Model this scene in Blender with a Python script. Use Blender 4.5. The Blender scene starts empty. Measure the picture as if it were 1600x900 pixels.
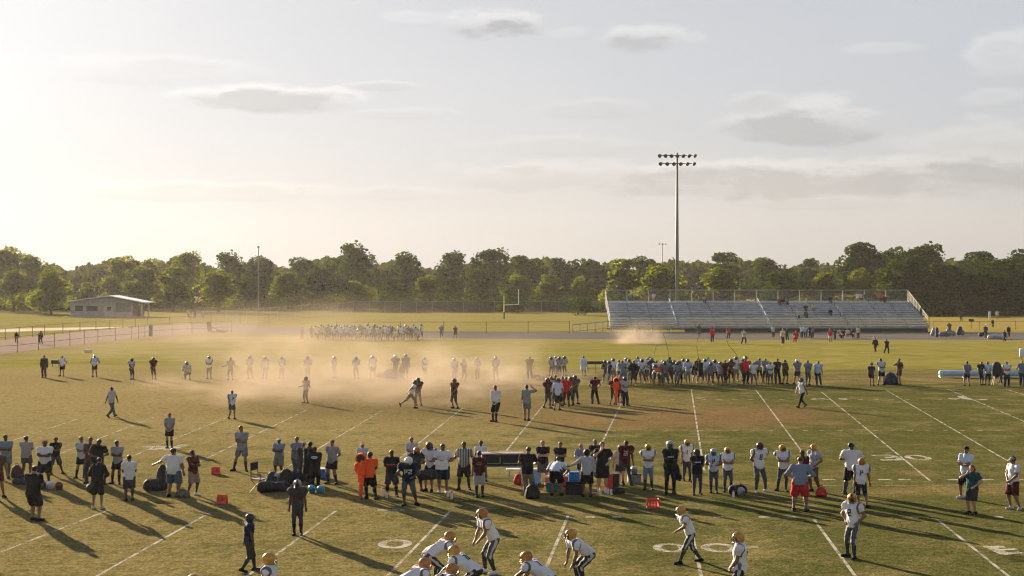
import bpy, bmesh, math, random
import numpy as np
from mathutils import Vector, Matrix
from mathutils.bvhtree import BVHTree
random.seed(7)
rng = np.random.RandomState(7)
SC = bpy.context.scene
COL = SC.collection
R = math.radians
F, YH, CH = 2228.0, 446.0, 7.6          # focal length in photo pixels, horizon row, eye height

def G(px, py):
    """ground point (z = 0) seen at a photo pixel"""
    d = CH * F / (py - YH)
    return Vector(((px - 800.0) / F * d, d, 0.0))

def AT(px, d, z=0.0):
    return Vector(((px - 800.0) / F * d, d, z))

def ZAT(py, d):
    return CH - (py - YH) / F * d

# ------------------------------------------------------------------ objects
def tag(o, label=None, cat=None, group=None, kind=None):
    if label: o['label'] = label
    if cat: o['category'] = cat
    if group: o['group'] = group
    if kind: o['kind'] = kind
    return o

def empty(name, loc, rz=0.0, scale=(1, 1, 1)):
    o = bpy.data.objects.new(name, None)
    COL.objects.link(o)
    o.location = loc
    o.rotation_euler = (0, 0, rz)
    o.scale = scale
    o.empty_display_size = 0.2
    return o

def link(name, me, parent=None, loc=(0, 0, 0)):
    o = bpy.data.objects.new(name, me)
    COL.objects.link(o)
    o.location = loc
    if parent is not None:
        o.parent = parent
    return o

def mesh_from(name, V, Fc, mats=(), mi=None, smooth=False):
    me = bpy.data.meshes.new(name)
    me.from_pydata([tuple(v) for v in V], [], [tuple(f) for f in Fc])
    for m in mats:
        me.materials.append(m)
    if mi is not None:
        me.polygons.foreach_set('material_index', np.asarray(mi, dtype=np.int32))
    if smooth:
        me.polygons.foreach_set('use_smooth', np.ones(len(me.polygons), dtype=bool))
    me.update()
    return me

class MB:
    """collects simple shapes into one mesh"""
    def __init__(s):
        s.V, s.F, s.M = [], [], []
    def add(s, V, Fc, m=0):
        n = len(s.V)
        s.V += [tuple(v) for v in V]
        s.F += [tuple(i + n for i in f) for f in Fc]
        s.M += [m] * len(Fc)
        return s
    def box(s, c, size, m=0, rot=None):
        x, y, z = [k / 2 for k in size]
        P = [(-x, -y, -z), (x, -y, -z), (x, y, -z), (-x, y, -z), (-x, -y, z), (x, -y, z), (x, y, z), (-x, y, z)]
        c = Vector(c)
        if rot is not None:
            P = [rot @ Vector(p) + c for p in P]
        else:
            P = [Vector(p) + c for p in P]
        return s.add(P, [(0, 3, 2, 1), (4, 5, 6, 7), (0, 1, 5, 4), (1, 2, 6, 5), (2, 3, 7, 6), (3, 0, 4, 7)], m)
    def rbox(s, c, size, b=0.02, m=0, rot=None):
        bm = bmesh.new()
        bmesh.ops.create_cube(bm, size=1.0)
        for v in bm.verts:
            v.co = Vector((v.co.x * size[0], v.co.y * size[1], v.co.z * size[2]))
        bmesh.ops.bevel(bm, geom=bm.edges[:], offset=b, segments=2, affect='EDGES', profile=0.5)
        bm.verts.index_update()
        c = Vector(c)
        P = [((rot @ v.co) if rot is not None else v.co) + c for v in bm.verts]
        Fc = [tuple(v.index for v in f.verts) for f in bm.faces]
        bm.free()
        return s.add(P, Fc, m)
    def tube(s, pts, rad, n=8, m=0, cap=True):
        pts = [Vector(p) for p in pts]
        if not hasattr(rad, '__len__'):
            rad = [rad] * len(pts)
        V, Fc = [], []
        prev = None
        for i, p in enumerate(pts):
            t = (pts[min(i + 1, len(pts) - 1)] - pts[max(i - 1, 0)])
            t = t.normalized() if t.length > 1e-9 else Vector((0, 0, 1))
            if prev is None:
                a = Vector((1, 0, 0)) if abs(t.x) < 0.9 else Vector((0, 1, 0))
                u = t.cross(a).normalized()
            else:
                u = (prev - t * prev.dot(t))
                u = u.normalized() if u.length > 1e-6 else prev
            prev = u
            w = t.cross(u)
            for k in range(n):
                a = 2 * math.pi * k / n
                V.append(p + (u * math.cos(a) + w * math.sin(a)) * rad[i])
        for i in range(len(pts) - 1):
            for k in range(n):
                k2 = (k + 1) % n
                Fc.append((i * n + k, i * n + k2, (i + 1) * n + k2, (i + 1) * n + k))
        if cap:
            Fc.append(tuple(range(n - 1, -1, -1)))
            Fc.append(tuple((len(pts) - 1) * n + k for k in range(n)))
        return s.add(V, Fc, m)
    def ball(s, c, r, m=0, n=10):
        if not hasattr(r, '__len__'):
            r = (r, r, r)
        V, Fc = [], []
        k = n // 2
        for i in range(k + 1):
            th = math.pi * i / k
            for j in range(n):
                a = 2 * math.pi * j / n
                V.append((c[0] + r[0] * math.sin(th) * math.cos(a), c[1] + r[1] * math.sin(th) * math.sin(a), c[2] + r[2] * math.cos(th)))
        for i in range(k):
            for j in range(n):
                j2 = (j + 1) % n
                Fc.append((i * n + j, (i + 1) * n + j, (i + 1) * n + j2, i * n + j2))
        return s.add(V, Fc, m)
    def mesh(s, name, mats, smooth=False):
        return mesh_from(name, s.V, s.F, mats, s.M, smooth)
    def build(s, name, mats, parent=None, smooth=False, loc=(0, 0, 0)):
        if not isinstance(mats, (list, tuple)):
            mats = [mats]
        return link(name, s.mesh(name, mats, smooth), parent, loc)

# ------------------------------------------------------------------ materials
class NT:
    def __init__(s, tree):
        s.t = tree
        tree.nodes.clear()
    def n(s, typ, **kw):
        nd = s.t.nodes.new(typ)
        for k, v in kw.items():
            if k.startswith('i_'):
                nd.inputs[k[2:].replace('_', ' ')].default_value = v
            else:
                setattr(nd, k, v)
        return nd
    def l(s, a, b):
        s.t.links.new(a, b)
    def val(s, x, sock):
        if hasattr(x, 'is_output') or isinstance(x, bpy.types.NodeSocket):
            s.l(x, sock)
        else:
            sock.default_value = x
    def math(s, op, a, b=0.0, c=None, clamp=False):
        nd = s.n('ShaderNodeMath', operation=op, use_clamp=clamp)
        s.val(a, nd.inputs[0]); s.val(b, nd.inputs[1])
        if c is not None: s.val(c, nd.inputs[2])
        return nd.outputs[0]
    def mix(s, f, a, b, blend='MIX'):
        nd = s.n('ShaderNodeMix', data_type='RGBA', blend_type=blend)
        s.val(f, nd.inputs[0])
        for x, sock in ((a, nd.inputs[6]), (b, nd.inputs[7])):
            if isinstance(x, (tuple, list)):
                sock.default_value = (x[0], x[1], x[2], 1)
            else:
                s.l(x, sock)
        return nd.outputs[2]
    def smooth(s, x, lo, hi, a=0.0, b=1.0):
        nd = s.n('ShaderNodeMapRange', interpolation_type='SMOOTHSTEP')
        s.val(x, nd.inputs[0])
        nd.inputs[1].default_value = lo; nd.inputs[2].default_value = hi
        nd.inputs[3].default_value = a; nd.inputs[4].default_value = b
        return nd.outputs[0]
    def noise(s, vec, scale, detail=4, rough=0.55, out=0, dist=0.0):
        nd = s.n('ShaderNodeTexNoise')
        if vec is not None: s.l(vec, nd.inputs['Vector'])
        nd.inputs['Scale'].default_value = scale
        nd.inputs['Detail'].default_value = detail
        nd.inputs['Roughness'].default_value = rough
        nd.inputs['Distortion'].default_value = dist
        return nd.outputs[out]

def new_mat(name):
    m = bpy.data.materials.new(name)
    m.use_nodes = True
    return m, NT(m.node_tree)

def make_mat(name, col, rough=0.8, metal=0.0, vary=0.25, scale=6.0, bump=0.0, bscale=40.0, spec=0.3):
    m, t = new_mat(name)
    out = t.n('ShaderNodeOutputMaterial')
    b = t.n('ShaderNodeBsdfPrincipled')
    b.inputs['Roughness'].default_value = rough
    b.inputs['Metallic'].default_value = metal
    b.inputs['Specular IOR Level'].default_value = spec
    tc = t.n('ShaderNodeTexCoord')
    nz = t.noise(tc.outputs['Object'], scale, 4, 0.6)
    f = t.smooth(nz, 0.3, 0.7)
    lo = tuple(c * (1 - vary) for c in col); hi = tuple(min(1, c * (1 + vary)) for c in col)
    t.l(t.mix(f, lo, hi), b.inputs['Base Color'])
    if bump:
        bn = t.n('ShaderNodeBump'); bn.inputs['Strength'].default_value = bump
        bn.inputs['Distance'].default_value = 0.02
        t.l(t.noise(tc.outputs['Object'], bscale, 3), bn.inputs['Height'])
        t.l(bn.outputs[0], b.inputs['Normal'])
    t.l(b.outputs[0], out.inputs[0])
    return m

# ------------------------------------------------------------------ camera
cam_d = bpy.data.cameras.new('camera')
cam = bpy.data.objects.new('camera', cam_d)
COL.objects.link(cam)
cam.location = (0, 0, CH)
cam.rotation_euler = (R(90), 0, 0)
cam_d.sensor_width = 36.0
cam_d.lens = F / 1600.0 * 36.0
cam_d.shift_y = -(450.0 - YH) / 1600.0
cam_d.clip_start = 0.5
cam_d.clip_end = 6000.0
SC.camera = cam

# ------------------------------------------------------------------ light
SUN_EL, SUN_AZ = 13.5, -31.5            # azimuth from +Y, negative to the left
sun_d = bpy.data.lights.new('sun', 'SUN')
sun_d.energy = 5.0
sun_d.angle = R(0.5)
sun_d.color = (1.0, 0.82, 0.58)
sun = bpy.data.objects.new('sun', sun_d)
COL.objects.link(sun)
sv = Vector((math.sin(R(SUN_AZ)) * math.cos(R(SUN_EL)), math.cos(R(SUN_AZ)) * math.cos(R(SUN_EL)), math.sin(R(SUN_EL))))
sun.rotation_euler = sv.to_track_quat('Z', 'Y').to_euler()
sun.location = sv * 300

SC.view_settings.view_transform = 'Standard'
SC.view_settings.look = 'None'
SC.view_settings.exposure = 2.0
SC.view_settings.gamma = 1.0
SC.view_settings.use_curve_mapping = False
SC.cycles.use_denoising = True
SC.cycles.max_bounces = 6
SC.cycles.filter_width = 1.15
SC.cycles.volume_bounces = 1
SC.cycles.transparent_max_bounces = 24
SC.cycles.volume_step_rate = 2.0
SC.cycles.volume_max_steps = 256

# ------------------------------------------------------------------ sky
world = bpy.data.worlds.new('World')
SC.world = world
world.use_nodes = True
w = NT(world.node_tree)
wo = w.n('ShaderNodeOutputWorld')
bg = w.n('ShaderNodeBackground')
sky = w.n('ShaderNodeTexSky')
sky.sky_type = 'NISHITA'
sky.sun_disc = False
sky.sun_elevation = R(SUN_EL)
sky.sun_rotation = R(SUN_AZ)
sky.altitude = 100.0
sky.air_density = 0.9
sky.dust_density = 2.0
sky.ozone_density = 1.2
tc = w.n('ShaderNodeTexCoord')
sx = w.n('ShaderNodeSeparateXYZ')
w.l(tc.outputs['Generated'], sx.inputs[0])
az = w.math('ARCTAN2', sx.outputs[0], sx.outputs[1])
el = w.math('ARCSINE', sx.outputs[2])
cmb = w.n('ShaderNodeCombineXYZ')
w.l(w.math('MULTIPLY', az, 1.0), cmb.inputs[0])
w.l(w.math('MULTIPLY', el, 3.2), cmb.inputs[1])
cv = cmb.outputs[0]
wisp = w.noise(cv, 9.0, 7, 0.62)             # broken edges
fine = w.noise(cv, 30.0, 7, 0.62)
edge = w.math('ADD', w.math('MULTIPLY', w.math('SUBTRACT', wisp, 0.5), 3.4), w.math('MULTIPLY', w.math('SUBTRACT', fine, 0.5), 3.2))
def px2ang(px, py):
    return math.atan((px - 800) / F), math.atan((YH - py) / F * math.cos(math.atan((px - 800) / F)))
# cloud banks: centre and half size in the photo, how thick
CLOUDS = [
    (770, 32, 75, 20, 1.0), (655, 26, 50, 10, .45), (1005, 57, 62, 17, .8), (1085, 60, 18, 9, .4), (890, 50, 30, 10, .4),
    (430, 150, 135, 17, .8), (600, 133, 50, 7, .45), (345, 148, 60, 10, .4), (1265, 183, 115, 30, .8), (1190, 160, 50, 16, .4),
    (1585, 88, 62, 36, .75), (1560, 150, 62, 14, .5), (1380, 75, 55, 8, .4), (1530, 225, 120, 36, .55),
    (1180, 275, 330, 26, .75), (1480, 262, 200, 30, .8), (900, 270, 200, 20, .45), (930, 165, 90, 15, .3), (640, 175, 70, 9, .3),
    (350, 296, 170, 14, .35), (620, 300, 90, 10, .3), (1290, 313, 120, 10, .3), (250, 105, 150, 20, .25), (880, 225, 160, 14, .25),
]
thick = None; light = None
BRIGHT = {(1585, 88): .35, (1560, 150): .35, (1530, 225): .5, (1380, 75): .2, (1085, 60): .3, (655, 26): .3, (890, 50): .3}
for (px, py, hx, hy, k) in CLOUDS:
    kd = k * BRIGHT.get((px, py), 1.0)
    a0, e0 = px2ang(px, py)
    wa, we = hx / F * 1.05, hy / F * 1.05
    dx = w.math('MULTIPLY', w.math('SUBTRACT', az, a0), 1 / wa)
    dy = w.math('MULTIPLY', w.math('SUBTRACT', el, e0), 1 / we)
    r2 = w.math('ADD', w.math('MULTIPLY', dx, dx), w.math('MULTIPLY', dy, dy))
    v = w.math('ADD', w.math('SUBTRACT', 1.0, r2), edge)
    body = w.math('MULTIPLY', w.smooth(v, -0.45, 0.75), k)
    # thick core sits low in the cloud, the rim and top stay bright
    core = w.math('MULTIPLY', w.smooth(w.math('SUBTRACT', v, w.math('MULTIPLY', dy, 0.9)), 0.0, 1.2), kd)
    thick = core if thick is None else w.math('MAXIMUM', thick, core)
    light = body if light is None else w.math('MAXIMUM', light, body)
hsv = w.n('ShaderNodeHueSaturation')
hsv.inputs['Saturation'].default_value = 0.62
w.l(sky.outputs[0], hsv.inputs['Color'])
gam = w.n('ShaderNodeGamma')
gam.inputs['Gamma'].default_value = 0.23
w.l(hsv.outputs[0], gam.inputs['Color'])
skyc = w.mix(1.0, gam.outputs[0], (2.05, 2.10, 2.20), 'MULTIPLY')
# the sky deepens toward the zenith
zen = w.smooth(el, R(14), R(62))
skyc = w.mix(zen, skyc, w.mix(1.0, skyc, (0.42, 0.50, 0.72), 'MULTIPLY'))
hor = w.smooth(el, R(9), R(0.5))
skyc = w.mix(hor, skyc, w.mix(1.0, skyc, (0.985, 0.93, 0.875), 'MULTIPLY'))
# sky vapour: faint large streaks
streak = w.smooth(w.noise(cv, 4.0, 6, 0.6), 0.42, 0.75)
skyc = w.mix(w.math('MULTIPLY', streak, 0.16), skyc, w.mix(1.0, skyc, (1.25, 1.22, 1.18), 'MULTIPLY'))
rim = w.mix(1.0, skyc, (1.30, 1.255, 1.20), 'MULTIPLY')
dark = w.mix(1.0, skyc, (0.76, 0.75, 0.745), 'MULTIPLY')
c1 = w.mix(w.math('MULTIPLY', light, 0.9, clamp=True), skyc, rim)
c2 = w.mix(w.math('MULTIPLY', thick, 0.95, clamp=True), c1, dark)
w.l(c2, bg.inputs['Color'])
bg.inputs['Strength'].default_value = 0.05
w.l(bg.outputs[0], wo.inputs['Surface'])
# ================================================================== GROUND
def build_ground():
    m, t = new_mat('turf')
    out = t.n('ShaderNodeOutputMaterial')
    b = t.n('ShaderNodeBsdfDiffuse')
    g = t.n('ShaderNodeNewGeometry')
    pos = g.outputs['Position']
    s = t.n('ShaderNodeSeparateXYZ'); t.l(pos, s.inputs[0])
    X, Y = s.outputs[0], s.outputs[1]
    big = t.noise(pos, 0.045, 5, 0.6)
    med = t.noise(pos, 0.35, 6, 0.62)
    sml = t.noise(pos, 3.2, 5, 0.65)
    tuft = t.noise(pos, 11.0, 3, 0.75)
    # wobble applied to every boundary
    wob = t.math('ADD', t.math('MULTIPLY', t.math('SUBTRACT', big, 0.5), 22.0), t.math('MULTIPLY', t.math('SUBTRACT', med, 0.5), 9.0))
    Yw = t.math('ADD', Y, wob)
    green = t.mix(t.smooth(sml, 0.3, 0.7), (0.076, 0.078, 0.026), (0.128, 0.120, 0.044))
    straw = t.mix(t.smooth(sml, 0.3, 0.7), (0.160, 0.130, 0.055), (0.285, 0.222, 0.100))
    near = t.mix(t.smooth(t.math('ADD', med, t.smooth(X, -6.0, 14.0, 0.10, -0.10)), 0.36, 0.68), green, straw)  # straw share falls off rightward, painting in the brighter sunward side
    lush = t.mix(t.smooth(med, 0.3, 0.7), (0.215, 0.190, 0.048), (0.31, 0.258, 0.080))
    dry = t.mix(t.smooth(sml, 0.3, 0.7), (0.25, 0.190, 0.085), (0.37, 0.285, 0.14))
    dirt = t.mix(t.smooth(sml, 0.25, 0.75), (0.17, 0.105, 0.045), (0.25, 0.17, 0.080))
    # far lawn beyond the trampled sideline
    f_l = t.smooth(Yw, 122.0, 134.0)
    c = t.mix(f_l, near, lush)
    # left half of the middle field is dried out
    f_d = t.math('MULTIPLY', t.math('MULTIPLY', t.smooth(X, 10.0, -8.0), t.smooth(Yw, 50.0, 88.0)), t.smooth(Yw, 136.0, 124.0))
    c = t.mix(t.math('MULTIPLY', f_d, 0.8), c, dry)
    # left near field: straw, brightened to paint in the sunward side
    f_n = t.math('MULTIPLY', t.smooth(X, 2.0, -14.0), t.smooth(Yw, 66.0, 44.0))
    c = t.mix(t.math('MULTIPLY', f_n, 0.7), c, straw)
    # worn band along the far sideline
    f_s = t.math('MULTIPLY', t.smooth(Yw, 106.0, 112.0), t.smooth(Yw, 131.0, 119.0))
    c = t.mix(t.math('MULTIPLY', f_s, t.smooth(med, 0.3, 0.65, 0.15, 0.7)), c, t.mix(0.5, dirt, dry))
    # worn band along the near sideline
    f_t = t.math('MULTIPLY', t.smooth(Yw, 49.0, 53.0), t.smooth(Yw, 60.0, 55.0))
    c = t.mix(t.math('MULTIPLY', f_t, t.smooth(med, 0.42, 0.65, 0.05, 0.6)), c, t.mix(0.5, straw, dirt))
    # bare patch in the middle of the far field
    def patch(cx, cy, rx, ry, amt, c, colr):
        dx = t.math('MULTIPLY', t.math('SUBTRACT', X, cx), 1 / rx)
        dy = t.math('MULTIPLY', t.math('SUBTRACT', Yw, cy), 1 / ry)
        r2 = t.math('ADD', t.math('MULTIPLY', dx, dx), t.math('MULTIPLY', dy, dy))
        return t.mix(t.math('MULTIPLY', t.smooth(r2, 1.25, 0.2), amt), c, colr)
    c = patch(9.0, 82.0, 12.0, 8.0, 0.75, c, t.mix(t.smooth(sml, 0.25, 0.75), (0.165, 0.098, 0.050), (0.25, 0.155, 0.082)))
    c = patch(-6.0, 92.0, 22.0, 16.0, 0.6, c, t.mix(0.5, dry, dirt))
    c = patch(18.0, 198.0, 14.0, 9.0, 0.6, c, dirt)
    c = patch(-38.0, 128.0, 12.0, 9.0, 0.7, c, dry)
    c = patch(-64.0, 168.0, 17.0, 52.0, 0.85, c, dry)
    f_b = t.smooth(Yw, 224.0, 240.0)
    c = t.mix(t.math('MULTIPLY', f_b, t.smooth(med, 0.3, 0.65, 0.2, 0.7)), c, t.mix(0.4, dry, lush))
    # straw verge along the track
    f_v = t.smooth(Yw, 186.0, 198.0)
    c = t.mix(t.math('MULTIPLY', f_v, t.smooth(Yw, 222.0, 212.0)), c, dry)
    # pale mown field beyond the fence on the right
    f_r = t.math('MULTIPLY', t.smooth(Y, 232.0, 240.0), t.smooth(X, 52.0, 62.0))
    c = t.mix(f_r, c, (0.33, 0.245, 0.075))
    # mowing bands on the lawn
    band = t.math('SINE', t.math('MULTIPLY', t.math('ADD', Y, t.math('MULTIPLY', X, 0.05)), 0.42))
    c = t.mix(t.math('MULTIPLY', t.math('MULTIPLY', t.smooth(band, -0.4, 0.6), f_l), 0.22), c, (0.165, 0.165, 0.028))
    # thin and dead spots a metre or so across
    spot = t.noise(pos, 0.95, 6, 0.7)
    f_g = t.smooth(Y, 120.0, 90.0)
    c = t.mix(t.math('MULTIPLY', t.smooth(spot, 0.54, 0.70), t.math('MULTIPLY', f_g, 0.65)), c, t.mix(0.45, straw, dirt))
    c = t.mix(t.math('MULTIPLY', t.smooth(spot, 0.46, 0.34), t.math('MULTIPLY', f_g, 0.55)), c, (0.060, 0.068, 0.015))
    # blotches and single tufts
    c = t.mix(t.smooth(big, 0.35, 0.68, 0.0, 0.35), c, t.mix(1.0, c, (0.72, 0.80, 0.72), 'MULTIPLY'))
    c = t.mix(t.smooth(tuft, 0.36, 0.60, 0.85, 0.0), c, t.mix(1.0, c, (0.45, 0.52, 0.42), 'MULTIPLY'))
    c = t.mix(t.smooth(tuft, 0.55, 0.72, 0.0, 0.5), c, t.mix(1.0, c, (1.5, 1.42, 1.3), 'MULTIPLY'))
    t.l(c, b.inputs['Color'])
    bn = t.n('ShaderNodeBump'); bn.inputs['Strength'].default_value = 0.7; bn.inputs['Distance'].default_value = 0.06
    h = t.math('ADD', t.math('MULTIPLY', tuft, 1.0), t.math('MULTIPLY', sml, 1.5))
    t.l(h, bn.inputs['Height'])
    t.l(bn.outputs[0], b.inputs['Normal'])
    t.l(b.outputs[0], out.inputs[0])
    V, Fc = [], []
    xs = [-3000, -400, -150, -60, 0, 60, 150, 400, 3000]
    ys = [-60, 20, 60, 120, 250, 500, 1200, 5000]
    for y in ys:
        for x in xs:
            V.append((x, y, 0.0))
    n = len(xs)
    for j in range(len(ys) - 1):
        for i in range(n - 1):
            Fc.append((j * n + i, j * n + i + 1, (j + 1) * n + i + 1, (j + 1) * n + i))
    o = link('ground', mesh_from('ground', V, Fc, [m]))
    tag(o, 'worn green and straw coloured playing field grass', kind='structure')
build_ground()

def ribbon(name, inner, outer, mat, z, label):
    """a strip of ground between two pixel outlines"""
    def resample(pts, n):
        P = [G(*p) for p in pts]
        L = [0]
        for a, b2 in zip(P, P[1:]): L.append(L[-1] + (b2 - a).length)
        out = []
        for k in range(n):
            s_ = L[-1] * k / (n - 1)
            i = max(j for j in range(len(L) - 1) if L[j] <= s_ + 1e-9)
            f = (s_ - L[i]) / max(1e-9, L[i + 1] - L[i])
            out.append(P[i].lerp(P[i + 1], f))
        return out
    def smooth(P):
        for _ in range(30):
            P = [P[0]] + [(P[i - 1] + P[i] * 2 + P[i + 1]) / 4 for i in range(1, len(P) - 1)] + [P[-1]]
        return P
    n = 80
    A, B = smooth(resample(inner, n)), smooth(resample(outer, n))
    V = [(p.x, p.y, z) for p in A] + [(p.x, p.y, z) for p in B]
    Fc = [(i, i + 1, n + i + 1, n + i) for i in range(n - 1)]
    o = link(name, mesh_from(name, V, Fc, [mat]))
    tag(o, label, kind='structure')
    return A, B

asphalt = make_mat('asphalt', (0.075, 0.068, 0.072), 0.9, vary=0.25, scale=0.5)
gravel = make_mat('gravel', (0.27, 0.21, 0.19), 0.95, vary=0.2, scale=0.4)
track_m, t = new_mat('track')
out = t.n('ShaderNodeOutputMaterial'); b = t.n('ShaderNodeBsdfDiffuse')
g = t.n('ShaderNodeNewGeometry'); s = t.n('ShaderNodeSeparateXYZ'); t.l(g.outputs[0], s.inputs[0])
nz = t.noise(g.outputs[0], 0.5, 5)
base = t.mix(t.smooth(s.outputs[0], -20, -75), (0.125, 0.118, 0.110), (0.30, 0.23, 0.195))
t.l(t.mix(t.smooth(nz, 0.3, 0.7, 0, 0.35), base, t.mix(1.0, base, (0.7, 0.7, 0.7), 'MULTIPLY')), b.inputs['Color'])
t.l(b.outputs[0], out.inputs[0])
TR_IN = [(1900, 532), (1600, 531), (1200, 530.5), (800, 530), (640, 529), (520, 526), (430, 522), (360, 520), (300, 521), (250, 524), (153, 535), (60, 546), (-20, 556), (-200, 580)]
TR_OUT = [(1900, 519), (1600, 519), (1200, 519), (800, 519), (640, 518), (540, 516), (470, 513), (400, 508), (330, 504), (280, 506), (230, 510), (140, 517), (60, 525), (-40, 537), (-200, 556)]
ribbon('running_track', TR_IN, TR_OUT, track_m, 0.012, 'grey running track curving along the far edge of the field')
pale = make_mat('pale_path', (0.50, 0.43, 0.33), 1.0, vary=0.12, scale=0.2, spec=0.0)
ribbon('path', [(-120, 523), (0, 519), (80, 516.5), (170, 513.5), (200, 512)], [(-120, 517), (0, 514.0), (80, 512.3), (170, 511), (200, 510.6)], pale, 0.008, 'pale sunlit path behind the fence')

# ------------------------------------------------------------------ painted marks
paint_m, t = new_mat('worn_field_paint')
out = t.n('ShaderNodeOutputMaterial'); b = t.n('ShaderNodeBsdfDiffuse'); tr = t.n('ShaderNodeBsdfTransparent'); mx = t.n('ShaderNodeMixShader')
b.inputs['Color'].default_value = (0.50, 0.47, 0.40, 1)
g = t.n('ShaderNodeNewGeometry')
wear = t.math('ADD', t.math('MULTIPLY', t.noise(g.outputs[0], 1.2, 5, 0.65), 0.7), t.math('MULTIPLY', t.noise(g.outputs[0], 14.0, 3, 0.6), 0.4))
t.l(t.smooth(wear, 0.40, 0.66, 0.10, 0.80), mx.inputs[0])
t.l(tr.outputs[0], mx.inputs[1]); t.l(b.outputs[0], mx.inputs[2]); t.l(mx.outputs[0], out.inputs[0])

def strip(mb, a, b2, wd, z=0.004, n=1):
    a, b2 = Vector(a), Vector(b2)
    d = (b2 - a); d.z = 0
    L = d.length
    d.normalize()
    s_ = Vector((-d.y, d.x, 0)) * wd / 2
    mb.add([(a + s_).to_tuple()[:2] + (z,), (a - s_).to_tuple()[:2] + (z,), (b2 - s_).to_tuple()[:2] + (z,), (b2 + s_).to_tuple()[:2] + (z,)], [(0, 1, 2, 3)])

lines = MB()
# yard lines of the far field: they run from its near sideline to its far sideline
for (x0, y0, x1, y1) in [(970, 632, 926, 722), (1080, 608, 1100, 735), (1180, 608, 1251, 703), (1283, 612, 1453, 751), (1385, 610, 1574, 720),
                         (1481, 608, 1750, 722), (1575, 609, 1930, 722), (850, 632, 777, 722), (725, 636, 617, 722), (600, 640, 428, 742), (480, 640, 270, 742), (360, 650, 160, 732), (240, 652, 60, 722), (120, 655, -60, 715)]:
    strip(lines, G(x0, y0), G(x1, y1), 0.085)
# yard lines of the near field
for (x0, y0, x1, y1) in [(1272, 812, 1345, 912), (1465, 812, 1603, 922), (1078, 818, 1100, 920), (888, 805, 846, 905), (703, 799, 590, 916), (525, 798, 380, 905), (330, 800, 130, 912), (170, 797, -20, 871)]:
    strip(lines, G(x0, y0), G(x1, y1), 0.095)
strip(lines, G(1270, 759), G(1700, 757), 0.05)
strip(lines, G(780, 704), G(860, 703), 0.10)
o = lines.build('yard_lines', paint_m); tag(o, 'white painted yard lines across both fields', kind='structure')
hash_ = MB()
for k in range(46):
    x = 330 + k * 27.3
    if 690 < x < 990 and k % 3 == 0: continue
    c = G(x, 673.5 - 0.0008 * abs(x - 800)); strip(hash_, c - Vector((0.14, 0, 0)), c + Vector((0.14, 0, 0)), 0.12)
for k in range(22):
    x = 1050 + k * 24.5
    c = G(x, 624.5); strip(hash_, c - Vector((0.20, 0, 0)), c + Vector((0.20, 0, 0)), 0.16)
for x in (1295, 1382, 1414, 1488, 1543, 1590):
    c = G(x, 749.5); strip(hash_, c - Vector((0.25, 0, 0)), c + Vector((0.25, 0, 0)), 0.3)
for x in (922, 964, 1123, 1193, 1236, 1428, 1344, 1560):
    c = G(x, 808); strip(hash_, c - Vector((0.16, 0, 0)), c + Vector((0.16, 0, 0)), 0.24)
for x in (600, 622):
    c = G(x, 797); strip(hash_, c - Vector((0.22, 0, 0)), c + Vector((0.22, 0, 0)), 0.2)
o = hash_.build('hash_marks', paint_m); tag(o, 'short white hash marks on the grass', kind='structure')

def flat_ring(mb, c, rx, ry, wx, wy, n=36):
    V = []
    for k in range(n):
        a = 2 * math.pi * k / n
        V.append((c.x + rx * math.cos(a), c.y + ry * math.sin(a), 0.0045))
        V.append((c.x + (rx - wx) * math.cos(a), c.y + (ry - wy) * math.sin(a), 0.0045))
    Fc = [(2 * k, (2 * k + 2) % (2 * n), (2 * k + 3) % (2 * n), 2 * k + 1) for k in range(n)]
    mb.add(V, Fc)
nums = MB()
flat_ring(nums, G(617, 850), 0.50, 0.72, 0.25, 0.24)
flat_ring(nums, G(1047, 856), 0.50, 0.70, 0.25, 0.22)
flat_ring(nums, G(1124, 856), 0.54, 0.70, 0.26, 0.22)
strip(nums, G(1150, 855.5), G(1185, 855), 0.18)
flat_ring(nums, G(1434, 715), 0.55, 0.95, 0.27, 0.32)
# the 3 beside it
c3 = G(1386, 715)
for (ax, ay, bx, by) in [(-.5, .85, .35, .85), (-.1, .05, .3, .05), (-.5, -.85, .35, -.85)]:
    strip(nums, c3 + Vector((ax, ay, 0)), c3 + Vector((bx, by, 0)), 0.38, 0.0045)
for (ax, ay, bx, by) in [(.42, .95, .42, .1), (.42, -.02, .42, -.95)]:
    strip(nums, c3 + Vector((ax, ay, 0)), c3 + Vector((bx, by, 0)), 0.26, 0.0060)
# the broken numeral near the right edge
for (x0, y0, x1, y1, w_) in [(1536, 861, 1570, 861, .26), (1548, 862, 1572, 873, .34), (1562, 866, 1588, 864.5, .2), (1566, 873, 1596, 870, .26)]:
    strip(nums, G(x0, y0), G(x1, y1), w_, 0.0045 + 0.0008 * len(nums.F))
for (x0, y0, x1, y1, w_) in [(222, 698, 268, 698.5, .5), (230, 703, 262, 700, .4), (262, 703, 290, 695, .5), (1268, 623.5, 1290, 623.5, .7), (1311, 623.5, 1324, 623.5, .7), (1482, 622.5, 1500, 623, .6), (1526, 624, 1542, 624.5, .6), (1500, 619, 1512, 624, .5), (1088, 622, 1104, 622, .6)]:
    strip(nums, G(x0, y0), G(x1, y1), w_, 0.0045 + 0.0006 * (len(nums.F) % 7))
o = nums.build('field_numbers', paint_m); tag(o, 'large white numerals painted on the grass', kind='structure')

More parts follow.
